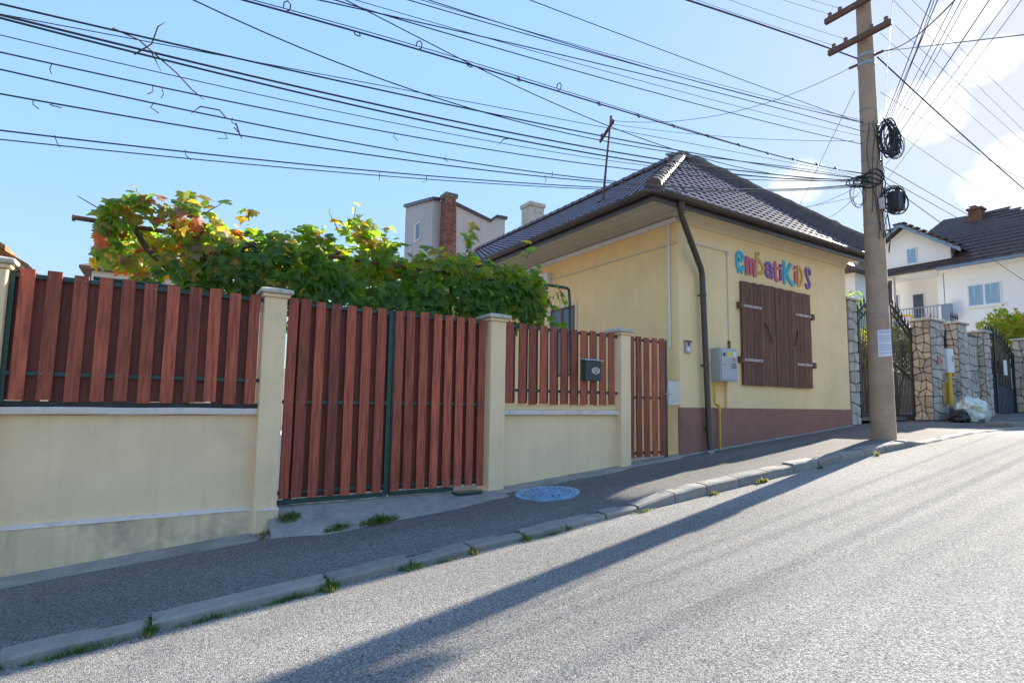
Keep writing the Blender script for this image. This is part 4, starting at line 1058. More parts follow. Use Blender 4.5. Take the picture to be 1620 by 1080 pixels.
tuft(1.08, 6.12, lambda x, y: walk_z(x, y) + .04, 160, .05, (.25, .04), "low weeds at the foot of the first cream pillar", .4)
tuft(.95, 6.07, lambda x, y: walk_z(x, y) + .0, 60, .05, (.05, .03), "tiny weed on the concrete strip below the first pillar", .2)

# ================================================================== UTILITY POLE
PX, PY = 10.87, 4.75
pz = walk_z(PX, PY)
pole = thing("utility_pole", "tapered concrete utility pole crowded with cables on the pavement edge", "utility pole", (PX, PY, pz))
def pr(z): return .192 - (z - 1.1) * .0083
b = MB(); b.lathe([(pr(z) + (.0025 if k % 2 else 0), z) for k, z in enumerate([.8, 1.1, 1.6, 2.2, 3.0, 3.305, 3.31, 4.2, 5.0, 6.0, 7.0, 8.0, 8.8, 9.35])] + [(.10, 9.42), (.03, 9.47)], (PX, PY, 0), 28); b.build("shaft", M['pole'], pole, smooth=True)
for z in (7.15, 6.85, 6.72, 6.52, 6.18, 4.95, 3.3, 2.28):
    b = MB(); b.tube([(PX + (pr(z) + .003) * math.cos(a), PY + (pr(z) + .003) * math.sin(a), z + .03 * math.sin(a)) for a in [k * 2 * math.pi / 24 for k in range(25)]], .006 if z > 4 else .004, 5, cap=False); b.build("metal_band", M['steel'], pole)
def cross(z, y0, y1, m):
    b = MB(); x0 = PX - .20
    b.box(x0 - .05, y0, z - .05, x0 - .008, y1, z + .05); b.box(x0 - .0079, y0, z - .05, x0 + .03, y1, z - .042); b.box(x0 - .0079, y0, z + .042, x0 + .03, y1, z + .05)
    o = b.build("crossarm", M[m], pole)
    return o
def insul(x, y, z, parent):
    b = MB(); b.lathe([(.010, -.06), (.012, 0), (.036, .012), (.042, .035), (.022, .05), (.038, .065), (.036, .085), (.018, .10), (.004, .105)], (x, y, z), 12); b.build("insulator", M['ceramic'], parent, smooth=True)
a1 = cross(9.20, 4.10, 5.36, 'rust'); a2 = cross(8.52, 4.22, 5.32, 'rust')
for y in (5.27, 5.08, 4.4, 4.2): insul(PX - .20, y, 9.255, a1)
for y in (5.22, 5.0, 4.55, 4.30): insul(PX - .20, y, 8.575, a2)
for z in (8.22, 8.05):
    b = MB(); b.lathe([(pr(z) + .012, -.03), (pr(z) + .012, .03)], (PX, PY, z), 20); b.build("clamp_band", M['steel'], pole, smooth=True)
b = MB(); b.tube([(PX - .03, PY + .08, 8.12), (PX - .08, PY + .27, 8.10)], .025, 8); b.build("anchor_hook", M['rust'], pole, smooth=True)
b = MB(); b.tube([(PX + .03, PY - .08, 8.2), (PX + .08, PY - .27, 8.22)], .025, 8); b.build("anchor_hook", M['rust'], pole, smooth=True)
def loops(cx, cy, cz, r, n, name, wob=.25, rad=.011, m='cable', vert=True, ry=None):
    for k in range(n):
        ax = rnd.uniform(-.5, .5); pts = []
        rr = r * rnd.uniform(.75, 1.15); ox, oy, oz = [rnd.uniform(-.05, .05) for _ in range(3)]
        ph = rnd.uniform(0, 6.28)
        for j in range(25):
            a = 2 * math.pi * j / 24; w = 1 + wob * .35 * math.sin(2 * a + ph)
            u, v = rr * w * math.cos(a), (ry or rr) * w * math.sin(a)
            pts.append((cx + ox + u * math.cos(ax) * .75, cy + oy - u * .62 + u * math.sin(ax) * .4, cz + oz + v))
        b = MB(); b.tube(pts, rad * rnd.uniform(.7, 1.2), 5, cap=False); b.build(name, M[m], pole, smooth=True)
loops(PX + .10, PY - .26, 6.55, .15, 10, "cable_coil", ry=.30)
loops(PX + .22, PY - .30, 6.42, .14, 8, "cable_coil", ry=.22, rad=.008)
loops(PX + .10, PY - .32, 5.33, .21, 4, "cable_coil", ry=.25, rad=.013)
loops(PX + .12, PY - .33, 5.42, .17, 4, "cable_coil", ry=.20, rad=.009)
loops(PX - .1, PY + .05, 5.78, .26, 4, "cable_coil", ry=.10, rad=.012)
loops(PX - .2, PY + .16, 5.5, .12, 3, "cable_coil", ry=.22, rad=.006)
# hanging bundle that spreads like a skirt
for k in range(26):
    a = rnd.uniform(-1.2, .3); r0 = rnd.uniform(.03, .15)
    p = [(PX + .05, PY - .22, 6.92), (PX + .10 + r0 * .4, PY - .25 - r0 * .3, 6.75), (PX + .13 + r0 * math.cos(a), PY - .26 + r0 * math.sin(a), 6.5), (PX + .15 + r0 * 1.2 * math.cos(a), PY - .28 + r0 * 1.2 * math.sin(a), 6.25 + rnd.uniform(-.05, .1))]
    b = MB(); b.tube(p, .010, 5); b.build("hanging_cable", M['cable'], pole, smooth=True)
b = MB(); b.box(PX + .02, PY - .42, 5.16, PX + .26, PY - .22, 5.50); b.build("junction_box", M['dark'], pole, bevel=.012)
b = MB(); b.box(PX - .13, PY - .235, 5.18, PX - .02, PY - .15, 5.38); b.build("small_box", M['pale'], pole, bevel=.008)
# cables running up and down the shaft
for k in range(9):
    a = R(200 + k * 17 + rnd.uniform(-6, 6)); z0 = rnd.uniform(4.5, 5.2); z1 = rnd.uniform(5.9, 6.9); pts = []
    for j in range(9):
        z = z0 + (z1 - z0) * j / 8; rr = pr(z) + .012 + (.05 * math.sin(j * 1.4 + k) ** 2 if 0 < j < 8 else 0); aa = a + .18 * math.sin(j * .9 + k)
        pts.append((PX + rr * math.cos(aa), PY + rr * math.sin(aa), z))
    b = MB(); b.tube(pts, .007, 5); b.build("riser_cable", M['cable'], pole, smooth=True)
for k in range(5):
    z = 5.9 - k * .06; pts = [(PX + (pr(z) + .015) * math.cos(t), PY + (pr(z) + .015) * math.sin(t), z + .05 * math.sin(t * 2 + k)) for t in [R(120 + j * 12) for j in range(18)]]
    b = MB(); b.tube(pts, .012, 5); b.build("wrapped_cable", M['cable'], pole, smooth=True)
b = MB(); b.tube([(PX + .06, PY - .2, 4.4), (PX + .08, PY - .24, 4.75), (PX + .03, PY - .22, 5.1)], .012, 5); b.build("riser_cable", M['cable'], pole, smooth=True)
b = MB(); b.box(PX + .16, PY - .13, 2.45, PX + .20, PY - .08, 3.55); b.tube([(PX + .15, PY - .14, 3.5), (PX + .16, PY - .15, 3.9)], .035, 6); b.build("side_conduit", M['rust'], pole, bevel=.004)
# notice sheet wrapped on the pole
z0, z1 = 2.50, 2.98; vs = []; fs = []
for j in range(7):
    a = R(196 + j * 14); r_ = pr(2.7) + .006
    vs += [(PX + r_ * math.cos(a), PY + r_ * math.sin(a), z0 + .004 * j), (PX + r_ * math.cos(a), PY + r_ * math.sin(a), z1 + .003 * j)]
for j in range(6): fs.append((2 * j, 2 * j + 2, 2 * j + 3, 2 * j + 1))
MB().add(vs, fs).build("notice_sheet", M['paper'], pole, smooth=True)
for (za, zb) in ((2.93, 2.95), (2.86, 2.875), (2.82, 2.835), (2.78, 2.795), (2.70, 2.712), (2.66, 2.672), (2.62, 2.632), (2.56, 2.572)):
    vs = []; fs = []
    for j in range(5):
        a = R(204 + j * 17); r_ = pr(2.7) + .0085
        vs += [(PX + r_ * math.cos(a), PY + r_ * math.sin(a), za + .004 * j), (PX + r_ * math.cos(a), PY + r_ * math.sin(a), zb + .004 * j)]
    for j in range(4): fs.append((2 * j, 2 * j + 2, 2 * j + 3, 2 * j + 1))
    MB().add(vs, fs).build("print_line", mat("faded_print", (.42, .43, .50), .8, .1, 60) if 'print' not in M else M['print'], pole); M.setdefault('print', bpy.data.materials["faded_print"])

# ================================================================== OVERHEAD WIRES
def interp(pts, x):
    for i in range(len(pts) - 1):
        if x <= pts[i + 1][0] or i == len(pts) - 2:
            t = (x - pts[i][0]) / (pts[i + 1][0] - pts[i][0]); return pts[i][1] * (1 - t) + pts[i + 1][1] * t
def smooth_curve(pts, x0, n):
    """quadratic (least squares) through (X, Z) picks, straight on beyond the first one"""
    import numpy as np
    X = np.array([q[0] for q in pts]); Z = np.array([q[1] for q in pts])
    w = np.ones(len(X)); w[-1] = 6
    k = np.polyfit(X, Z, 2 if len(pts) < 6 else 3, w=w) if len(pts) > 2 else np.polyfit(X, Z, 1)
    xa, xb = X[0], X[-1]; m = 40
    out = [(xa + (xb - xa) * i / m, float(np.polyval(k, xa + (xb - xa) * i / m))) for i in range(m + 1)]
    sl = (out[1][1] - out[0][1]) / (out[1][0] - out[0][0])
    return [(x0 + (xa - x0) * i / 8, out[0][1] + sl * (x0 - xa) * (1 - i / 8)) for i in range(8)] + out
def wire(pts3, r, m, label, name="overhead_cable", group="cables strung from the utility pole"):
    b = MB(); b.tube(pts3, r * .6, 6); o = b.build(name, M[m], None, smooth=True); tag(o, label, "cable", group); return o
LEFTW = [
 ([(-1.07, 4.18), (1.53, 4.42), (2.62, 4.56), (4.22, 4.77), (10.70, 5.76)], .012, 'cableg', "thick green-black cable, highest of the bundle at the left photo edge"),
 ([(-1.06, 4.13), (-.37, 4.14), (1.53, 4.28), (4.39, 4.64), (10.70, 5.75)], .014, 'cable', "thick black cable second from the top at the left photo edge"),
 ([(-1.06, 4.08), (.43, 4.13), (1.53, 4.24), (3.53, 4.43), (10.70, 5.73)], .013, 'cableg', "thick dark cable third from the top at the left photo edge"),
 ([(-1.04, 3.85), (.17, 3.93), (1.54, 4.06), (4.39, 4.42), (10.70, 5.78)], .009, 'cableb', "thin bluish cable fourth from the top at the left photo edge"),
 ([(-1.03, 3.74), (.05, 3.79), (1.55, 3.92), (4.39, 4.25), (10.70, 5.72)], .0095, 'cableg', "thin dark cable fifth from the top at the left photo edge"),
 ([(-1.02, 3.57), (.27, 3.67), (1.55, 3.80), (4.39, 4.23), (10.70, 5.69)], .0095, 'cableg', "thin dark cable sixth from the top at the left photo edge"),
 ([(-1.0, 3.33), (-.47, 3.40), (1.56, 3.66), (4.18, 4.14), (10.70, 5.67)], .009, 'cableb', "lowest twig-strewn cable at the left photo edge"),
 ([(-1.0, 3.26), (-.5, 3.36), (1.56, 3.645), (3.0, 3.89), (10.70, 5.655)], .007, 'cable', "thin wire twisted along the lowest cable above the vine"),
 ([(0.0, 4.68), (.7, 4.60), (1.52, 4.55), (2.69, 4.57), (5.51, 4.90), (10.70, 5.74)], .0095, 'cableg', "dark cable sagging from the top edge left of the heavy pair"),
 ([(.39, 4.85), (1.51, 4.94), (2.78, 5.07), (4.53, 5.20), (7.81, 5.48), (10.70, 5.88)], .014, 'cableb', "heavy blue-black cable hung with small wire loops above the roof"),
 ([(.44, 4.89), (1.50, 4.99), (2.78, 5.11), (4.53, 5.24), (7.81, 5.50), (10.70, 5.90)], .007, 'cable', "thin messenger wire just above the heavy loop-hung cable"),
 ([(2.0, 5.04), (2.78, 5.08), (4.35, 4.93), (5.61, 4.93), (10.70, 5.80)], .009, 'cable', "dark cable dipping under the mast top toward the roof peak"),
 ([(1.26, 5.20), (2.45, 5.33), (4.40, 5.70), (7.08, 6.20), (10.70, 6.70)], .010, 'cableb', "blue-black cable passing midway between mast top and upper edge"),
 ([(1.2, 5.19), (1.5, 5.22), (3.76, 5.47), (6.93, 5.89), (10.70, 6.46)], .010, 'cableb', "blue-black cable next above the heavy loop-hung cable"),
 ([(1.81, 5.46), (4.40, 5.81), (7.14, 6.26), (10.70, 6.86)], .009, 'cable', "dark cable, lower of the close pair leaving the upper edge mid-photo"),
 ([(2.05, 5.57), (5.11, 5.94), (7.49, 6.33), (10.70, 6.90)], .009, 'cableg', "green-black cable, upper of the close pair leaving the upper edge mid-photo"),
 ([(3.29, 6.10), (6.20, 6.42), (9.22, 6.68), (10.70, 6.88)], .009, 'cableb', "single dark cable leaving the upper edge right of photo centre"),
 ([(-1.0, 3.99), (1.5, 4.17), (4.4, 4.52), (10.70, 5.80)], .006, 'cableb', "thinnest bluish wire between the thick bundle and the twig-strewn cables"),
 ([(1.5, 5.30), (4.4, 5.62), (7.1, 6.08), (10.70, 6.62)], .006, 'cable', "thin wire between the two blue-black cables left of the pole"),
 ([(2.4, 5.62), (5.2, 6.02), (7.5, 6.40), (10.70, 6.95)], .006, 'cable', "thin wire just above the close cable pair mid-photo"),
 ([(5.0, 5.02), (7.5, 5.38), (10.70, 5.83)], .006, 'cable', "thin wire crossing the roof peak just under the loop-hung cable"),
 ([(6.05, 7.29), (7.55, 7.57), (9.31, 7.91), (10.66, 8.14)], .024, 'cablep', "thickest purple-black cable, taped in places, left of the pole head"),
]
for i, (pts, r, m, lb) in enumerate(LEFTW):
    c2 = smooth_curve(pts, -9.0 if pts[0][0] < 1 else pts[0][0] - 8, 7)
    o = wire([(x, PY + .02 * math.sin(i * 2.1) + (.004 * i - .03), z) for x, z in c2], r, m, lb)
    if i == 9:
        k = 0
        for x in [.7, 1.3, 1.9, 2.45, 3.05, 3.6, 4.2, 4.85, 5.5, 6.2, 6.9, 7.6, 8.3, 9.0, 9.6]:
            z = interp(pts, x); k += 1; up_ = -1 if k in (1, 3, 6) else 1
            lp = [(x + .03 * math.sin(t * 1.05), PY + .02 * math.cos(t * 1.05), z + .02 - up_ * (.03 - .035 * math.cos(t * 1.05))) for t in range(0, 6)]
            b = MB(); b.tube(lp, .006, 5); b.build("hanger_loop", M['cable'], o, smooth=True)
    if i in (3, 5, 6, 4):
        for x in [rnd.uniform(-1, 4) for _ in range(4)]:
            z = interp(pts, x); h = rnd.uniform(.02, .09)
            b = MB(); b.tube([(x, PY, z + .01), (x + rnd.uniform(-.03, .03), PY, z - h * .5), (x + rnd.uniform(-.05, .05), PY - .02, z - h)], .0035, 4); b.build("twig_scrap", M['bark'], o)
# conductors on the crossarms
for lb, y, pts, r in (("bare conductor to the lower crossarm's far insulator, left of the pole", 5.22, [(-10, 5.9), (6.4, 7.75), (9.2, 8.45), (10.67, 8.64)], .006), ("bare conductor to the lower crossarm's second insulator, left of the pole", 5.0, [(-10, 5.8), (6.9, 7.85), (9.4, 8.42), (10.67, 8.64)], .006),
                  ("bare conductor to the upper crossarm's far insulator, left of the pole", 5.27, [(-10, 6.6), (8.3, 8.75), (10.67, 9.32)], .006), ("bare conductor to the upper crossarm's second insulator, left of the pole", 5.08, [(-10, 6.6), (8.6, 8.8), (10.67, 9.32)], .006)):
    wire([(x, y, z) for x, z in smooth_curve(pts, pts[0][0] - 1, 6)], r, 'cable', lb, "overhead_wire", "bare conductors on the crossarms")
# spans going on up the street, to the right
for lb, y1, z1, y0, z0, r, sag in (("bare conductor leaving the upper crossarm to the right, topmost", 4.6, 9.6, 4.2, 9.33, .006, .35), ("bare conductor leaving the upper crossarm to the right, second", 5.1, 9.5, 4.4, 9.33, .006, .45), ("bare conductor leaving the lower crossarm to the right, near end", 4.7, 8.9, 4.30, 8.64, .006, .4),
                     ("bare conductor leaving the lower crossarm to the right, inner", 5.1, 8.8, 4.55, 8.64, .006, .5), ("thick taped purple-black cable descending right from the pole head", 5.0, 7.2, 4.62, 8.2, .022, .55),
                     ("dark cable running right over the white house roof, upper", 4.9, 6.2, 4.6, 6.05, .010, .3), ("dark loop-hung cable running right over the white house roof, middle", 4.9, 5.9, 4.6, 5.85, .010, .3), ("dark cable running right across the white gable, lowest", 6.5, 5.2, 4.6, 5.75, .012, .4), ("thin cable leaving the coil to the right above the white chimney", 5.2, 7.1, 4.6, 6.9, .007, .3), ("thin cable leaving the pole to the right toward the top right clouds", 4.2, 8.4, 4.6, 7.5, .007, .3)):
    pts = []
    for k in range(25):
        t = k / 24; pts.append((PX + .15 + 33 * t, y0 + (y1 - y0) * t, z0 + (z1 - z0) * t - sag * 4 * t * (1 - t)))
    wire(pts, r, 'cablep' if r > .02 else 'cable', lb, "overhead_cable", "cables running up the street from the pole")
# service drops fanning over the street towards the camera side
def span(p, q, sag, r, m, label, grp="service drops fanning from the pole over the street", ext=0.0):
    p = Vector(p); q = Vector(q); q = q + (q - p) * ext; pts = []
    for k in range(25):
        t = k / 24; v = p + (q - p) * t; v.z -= sag * 4 * t * (1 - t); pts.append(v)
    return wire(pts, r, m, label, "service_drop", grp)
P0 = (PX + .1, PY - .2)
FAN = [((6.62, 2.30, 5.82), 6.86, .010, "thickest service drop, left edge of the fan above the coil"), ((6.66, 2.22, 5.90), 6.80, .008, "service drop second from the left in the fan above the coil"), ((6.64, 2.20, 5.92), 6.70, .008, "service drop third from the left in the fan above the coil"),
       ((6.63, 2.26, 5.84), 6.58, .007, "service drop fourth from the left in the fan above the coil"), ((6.68, 2.08, 5.83), 6.60, .007, "service drop in the middle of the fan, just right of the dense bundle"), ((6.70, 2.03, 5.81), 6.45, .007, "service drop right of the middle of the fan"),
       ((6.71, 1.99, 5.78), 6.35, .006, "thin service drop, fourth from the right in the fan"), ((6.76, 1.83, 5.71), 6.25, .009, "dark service drop crossing alone toward the upper right edge"), ((6.79, 1.70, 5.63), 6.05, .006, "thin service drop, second from the right in the fan"), ((6.52, 2.56, 6.07), 7.0, .005, "nearly upright thin wire beside the pole head"), ((6.80, 1.62, 5.56), 5.75, .005, "thin service drop, farthest right in the fan")]
for q, z, r, lb in FAN: span((P0[0], P0[1], z), q, .05, r, 'cable', lb, ext=1.2)
span((PX + .08, PY - .25, 8.22), (6.82, 1.58, 5.21), .0, .009, 'cable', "dark cable going level right from the pole head to the frame edge", ext=.8)
span((PX + .08, PY - .27, 8.22), (6.64, 2.2, 5.90), .22, .013, 'cable', "thick curved cable rising from the pole head to the upper edge", ext=.6)
# drop to the roof mast and to the back of the house
G2 = "service drops to the houses"
span((7.6, 8.2, 7.50), (PX - .08, PY + .27, 8.10), .38, .009, 'cable', "dark cable sagging between the roof mast and the pole head", G2)
span((7.62, 8.22, 7.44), (PX - .15, PY + .2, 6.60), .10, .007, 'cable', "thin cable from the roof mast to the middle of the pole", G2)
span((PX - .05, PY + .2, 7.62), (15.2, 8.7, 7.15), .0, .009, 'cable', "straight cable slanting down from the pole behind the roof's right hip", G2, ext=.3)
span((PX - .05, PY + .2, 5.62), (14.9, 8.0, 6.72), .15, .008, 'cable', "lower cable curving from the pole behind the roof's right end", G2)
span((PX - .05, PY + .22, 5.75), (15.1, 9.0, 7.4), .15, .008, 'cable', "upper cable curving from the pole behind the roof's right end", G2)
span((PX - .05, PY + .2, 5.55), (13.6, 9.5, 7.0), .05, .006, 'cable', "thin cable from the pole over the lower right roof sheet", G2)
# twigs caught in the wires
def twigs(name, pts_list, label):
    e_ = thing(name, label, "twig", pts_list[0][0], "twigs caught on the cables")
    for pts in pts_list:
        b = MB(); b.tube([(p[0], PY - .02, p[2]) for p in pts], [.0055] * (len(pts) - 1) + [.002], 5); b.build("twig_stem", M['bark'], e_, smooth=True)
twigs("caught_twig", [[(-.32, 0, 4.10), (-.22, 0, 4.22), (-.19, 0, 4.37), (-.15, 0, 4.42)], [(-.46, 0, 4.25), (-.3, 0, 4.22), (-.05, 0, 4.05), (.06, 0, 3.95), (.14, 0, 3.90)], [(-.22, 0, 4.16), (-.15, 0, 4.03)]], "branched twig caught on the upper cables at the left")
twigs("caught_twig", [[(2.95, 0, 4.38), (2.86, 0, 4.34), (2.80, 0, 4.26)]], "short bent twig hanging from a cable left of the mast")
twigs("caught_twig", [[(.30, 0, 3.80), (.25, 0, 3.85), (.12, 0, 3.84), (.06, 0, 3.76)]], "curved twig on a cable above the vine's orange leaves")
twigs("caught_twig", [[(.37, 0, 3.78), (.40, 0, 3.70), (.42, 0, 3.66)], [(.36, 0, 3.74), (.42, 0, 3.68)]], "tiny forked twig on a cable above the vine, right of the curved one")
# ================================================================== NEIGHBOURS
# stone-clad piers, walls and wrought-iron gates to the right of the house
def stones(parent, origin, U, V, W, H, nu, nv, m, depth=.03, jit=.32, brick=False):
    origin = Vector(origin); U = Vector(U); V = Vector(V); N = U.cross(V)
    P = {}
    for i in range(nu + 1):
        for j in range(nv + 1):
            ju = 0 if i in (0, nu) else rnd.uniform(-jit, jit) * (W / nu); jv = 0 if j in (0, nv) else rnd.uniform(-jit, jit) * (H / nv)
            P[i, j] = (i * W / nu + (ju if not brick else ju * .6), j * H / nv + (jv if not brick else jv * .3))
    for i in range(nu):
        for j in range(nv):
            q = [P[i, j], P[i + 1, j], P[i + 1, j + 1], P[i, j + 1]]
            if brick and j % 2 and nu > 1 and i < nu - 1:
                pass
            cx = sum(a[0] for a in q) / 4; cy = sum(a[1] for a in q) / 4
            gp_ = .010; q2 = []
            for a in q:
                dx, dy = cx - a[0], cy - a[1]; L = math.hypot(dx, dy); q2.append((a[0] + dx / L * gp_ * 1.3, a[1] + dy / L * gp_ * 1.3))
            # cut corners for an irregular outline
            poly = []
            for k in range(4):
                a, b_ = q2[k], q2[(k + 1) % 4]; f = rnd.uniform(.04, .13)
                poly += [(a[0] + (b_[0] - a[0]) * f, a[1] + (b_[1] - a[1]) * f), (a[0] + (b_[0] - a[0]) * (1 - f), a[1] + (b_[1] - a[1]) * (1 - f))]
            d = depth * rnd.uniform(.6, 1.3)
            base = [origin + U * p[0] + V * p[1] + N * .001 for p in poly]
            topc = [origin + U * (p[0] + (cx - p[0]) * .08) + V * (p[1] + (cy - p[1]) * .08) + N * d for p in poly]
            n = len(poly); vs = base + topc
            fs = [tuple(range(n, 2 * n))] + [(k, (k + 1) % n, n + (k + 1) % n, n + k) for k in range(n)]
            MB().add(vs, fs).build("stone", M[m], parent)
NEG_X = (Vector((0, -1, 0)), Vector((0, 0, 1)))   # face looking to -X : U runs to -Y
NEG_Y = (Vector((1, 0, 0)), Vector((0, 0, 1)))
def stone_pier(x0, x1, y0, y1, zt, label, nv=13, nuy=3, nux=2, capz=True):
    zb = g((x0 + x1) / 2) - .1
    e = thing("stone_pier", label, "pier", ((x0 + x1) / 2, (y0 + y1) / 2, zb), "stone-clad piers of the neighbour's fence")
    b = MB(); b.box(x0, y0, zb, x1, y1, zt); c_ = b.build("core", M['joint'], e)
    stones(e, (x0, y1, zb + .1), *NEG_X, y1 - y0, zt - zb - .1, nuy, nv, 'stone', jit=.42)
    stones(e, (x0, y0, zb + .1), *NEG_Y, x1 - x0, zt - zb - .1, nux, nv - 1, 'stoneg')
    if capz:
        b = MB(); b.box(x0 - .07, y0 - .07, zt, x1 + .07, y1 + .05, zt + .07); b.build("cap", M['cap'], e, bevel=.02)
    return e
stone_pier(13.2, 13.62, 6.42, 6.75, 4.08, "grey stone-clad pier squeezed against the yellow house", nux=2, nuy=1)
pA = stone_pier(16.42, 17.20, 6.00, 6.42, 3.85, "stone pier with red sticker between wrought-iron gate and meter box", nux=3, nuy=3, nv=13)
pB = stone_pier(18.15, 18.75, 6.00, 6.42, 3.92, "stone pier right of the small wrought-iron infill, behind the rubbish bag", nux=2, nuy=3, nv=13)
pC = stone_pier(19.9, 20.35, 5.98, 6.42, 3.82, "stone pier left of the second wrought-iron gate", nux=2, nuy=3, nv=13)
pD = stone_pier(23.9, 24.5, 6.0, 6.42, 3.9, "stone pier at the right photo edge beyond the second gate", nux=2, nuy=2, nv=9)
e = thing("stone_wall", "low stone wall with irregular grey stones between two piers", "wall", (17.7, 6.2, g(17.7)))
b = MB(); b.box(17.21, 6.12, g(17.7) - .1, 18.14, 6.4, 2.42); b.build("core", M['joint'], e)
stones(e, (17.21, 6.12, g(17.7)), *NEG_Y, .93, 2.42 - g(17.7), 4, 5, 'stoneg')
b = MB(); b.box(17.21, 6.06, 2.42, 18.14, 6.42, 2.47); b.build("coping", M['cap'], e, bevel=.01)
e = thing("stone_wall", "dark narrow wall strip between the second and third stone pier", "wall", (19.3, 6.3, g(19.3)))
b = MB(); b.box(18.76, 6.15, g(19) - .1, 19.89, 6.4, 3.75); b.build("core", M['joint'], e)
stones(e, (18.76, 6.15, g(19)), *NEG_Y, 1.13, 2.3, 4, 9, 'stoneg')

def iron_gate(name, label, x0, x1, y, z0, topf, midf, nb, solid=None, reed=True):
    e = thing(name, label, "gate", ((x0 + x1) / 2, y, z0), "black wrought-iron gates")
    bm_cache = {}
    for k in range(nb):
        x = x0 + (x1 - x0) * (k + .5) / nb; zt = topf(x)
        hh = round(zt - z0, 2)
        b = MB(); b.tube([(0, 0, 0), (0, 0, hh)], .011, 6)
        piece("bar", mesh("bar", b.v, b.f, M['iron'], True), e, (x, y, z0))
        if k % 2 == 0:
            b = MB(); b.lathe([(.008, 0), (.022, .03), (.012, .05), (.026, .09), (.002, .22)], (x, y, zt), 6); b.build("spear_tip", M['iron'], e)
    for f, r in ((topf, .028), (lambda x: topf(x) - .20, .022), (midf, .022), (lambda x: z0 + .02, .028)):
        b = MB(); b.tube([(x0 + (x1 - x0) * k / 20, y, f(x0 + (x1 - x0) * k / 20) - .01) for k in range(21)], r, 6); b.build("curved_rail", M['iron'], e, smooth=True)
    for x in (x0, x1):
        b = MB(); b.box(x - .03, y - .03, z0 - .05, x + .03, y + .03, topf(x) + .05); b.build("stile", M['iron'], e, bevel=.004)
    # scrolls between the two top rails, and small ornaments above the middle rail
    n = int((x1 - x0) / .24)
    for k in range(n):
        x = x0 + (x1 - x0) * (k + .5) / n; zc = topf(x) - .11
        b = MB(); b.tube([(x + .085 * math.cos(t * .7) * (1 - t * .06), y - .02, zc + .085 * math.sin(t * .7) * (1 - t * .06)) for t in range(0, 13)], .011, 5); b.build("scroll", M['iron'], e, smooth=True)
        zc = midf(x) + .12
        b = MB(); b.tube([(x, y - .01, zc - .1), (x, y - .01, zc + .04), (x + .02, y - .01, zc + .09), (x, y - .01, zc + .14)], [.010, .014, .02, .004], 5); b.build("finial", M['iron'], e, smooth=True)
    return e
mid1 = lambda x: 2.30 + .42 * math.sin(math.pi * max(0, min(1, (x - 13.66) / 2.74)))
top1 = lambda x: 3.80 + .48 * math.sin(math.pi * max(0, min(1, (x - 13.66) / 2.60)) ** .9) - .14 * sm(15.3, 16.4, x)
g1 = iron_gate("iron_gate", "black wrought-iron double gate behind the concrete pole", 13.66, 16.40, 6.42, 1.42, top1, mid1, 34)
for (x, z) in ((15.85, 3.0), (15.85, 2.85), (15.85, 2.7), (15.8, 3.15), (14.4, 2.9), (14.4, 2.75)):
    for s_ in (1, -1):
        b = MB(); b.tube([(x + s_ * .09 * math.cos(t * .8) * (1 - t * .05), 6.39 - .005 * s_, z + .07 * math.sin(t * .8)) for t in range(10)], .012, 5); b.build("scroll", M['iron'], g1, smooth=True)
g2 = iron_gate("iron_gate", "second black wrought-iron gate with reed screen at the right edge", 20.42, 23.85, 6.42, 1.50, lambda x: 3.45 + .62 * math.sin(math.pi * (x - 20.42) / 3.43), lambda x: 2.25 + .22 * math.sin(math.pi * (x - 20.42) / 3.43), 30)
b = MB()
for k in range(20):
    x0 = 20.46 + k * .169; x1_ = x0 + .166; f = lambda x: 2.22 + .22 * math.sin(math.pi * (x - 20.42) / 3.43)
    b.prism([(x0, 6.455, 1.52), (x1_, 6.455, 1.52), (x1_, 6.455, f(x1_)), (x0, 6.455, f(x0))], (0, .02, 0))
b.build("lower_sheet", M['bluegrey'], g2)
b = MB(); b.box(22.10, 6.37, 1.5, 22.18, 6.41, 4.15)
for z in (2.75, 2.9, 3.05): b.tube([(22.14 + .14 * math.cos(t * .7), 6.37, z + .1 * math.sin(t * .7)) for t in range(10)], .02, 5)
b.build("centre_ornament", M['iron'], g2, smooth=False)
b = MB(); b.box(22.75, 6.36, 2.72, 23.05, 6.372, 3.2); b.build("paper_notice", M['white'], g2)
rs = thing("reed_screen", "upright beige reeds forming a screen behind the second iron gate", "screen", (22.1, 6.55, 1.5))
rm = MB(); rm.tube([(0, 0, 0), (0, 0, 1.55)], .034, 6); rm = mesh("reed", rm.v, rm.f, M['reed'], True)
for k in range(48): piece("reed", rm, rs, (20.5 + k * .07, 6.53 + rnd.uniform(-.01, .01), 2.0 + rnd.uniform(-.04, .1)))
g3 = iron_gate("iron_fence_infill", "small wrought-iron infill above the low stone wall", 17.24, 18.12, 6.28, 2.48, lambda x: 3.95 - .25 * (x - 17.24) / .88, lambda x: 2.7, 10)
for k in range(4):
    for pp, zz in ((pB, 3.99),):
        b = MB(); b.lathe([(.012, 0), (.02, .05), (.008, .08), (.026, .14), (.002, .30)], (18.24 + k * .14, 6.15, zz), 6); b.build("spear_tip", M['iron'], pp)
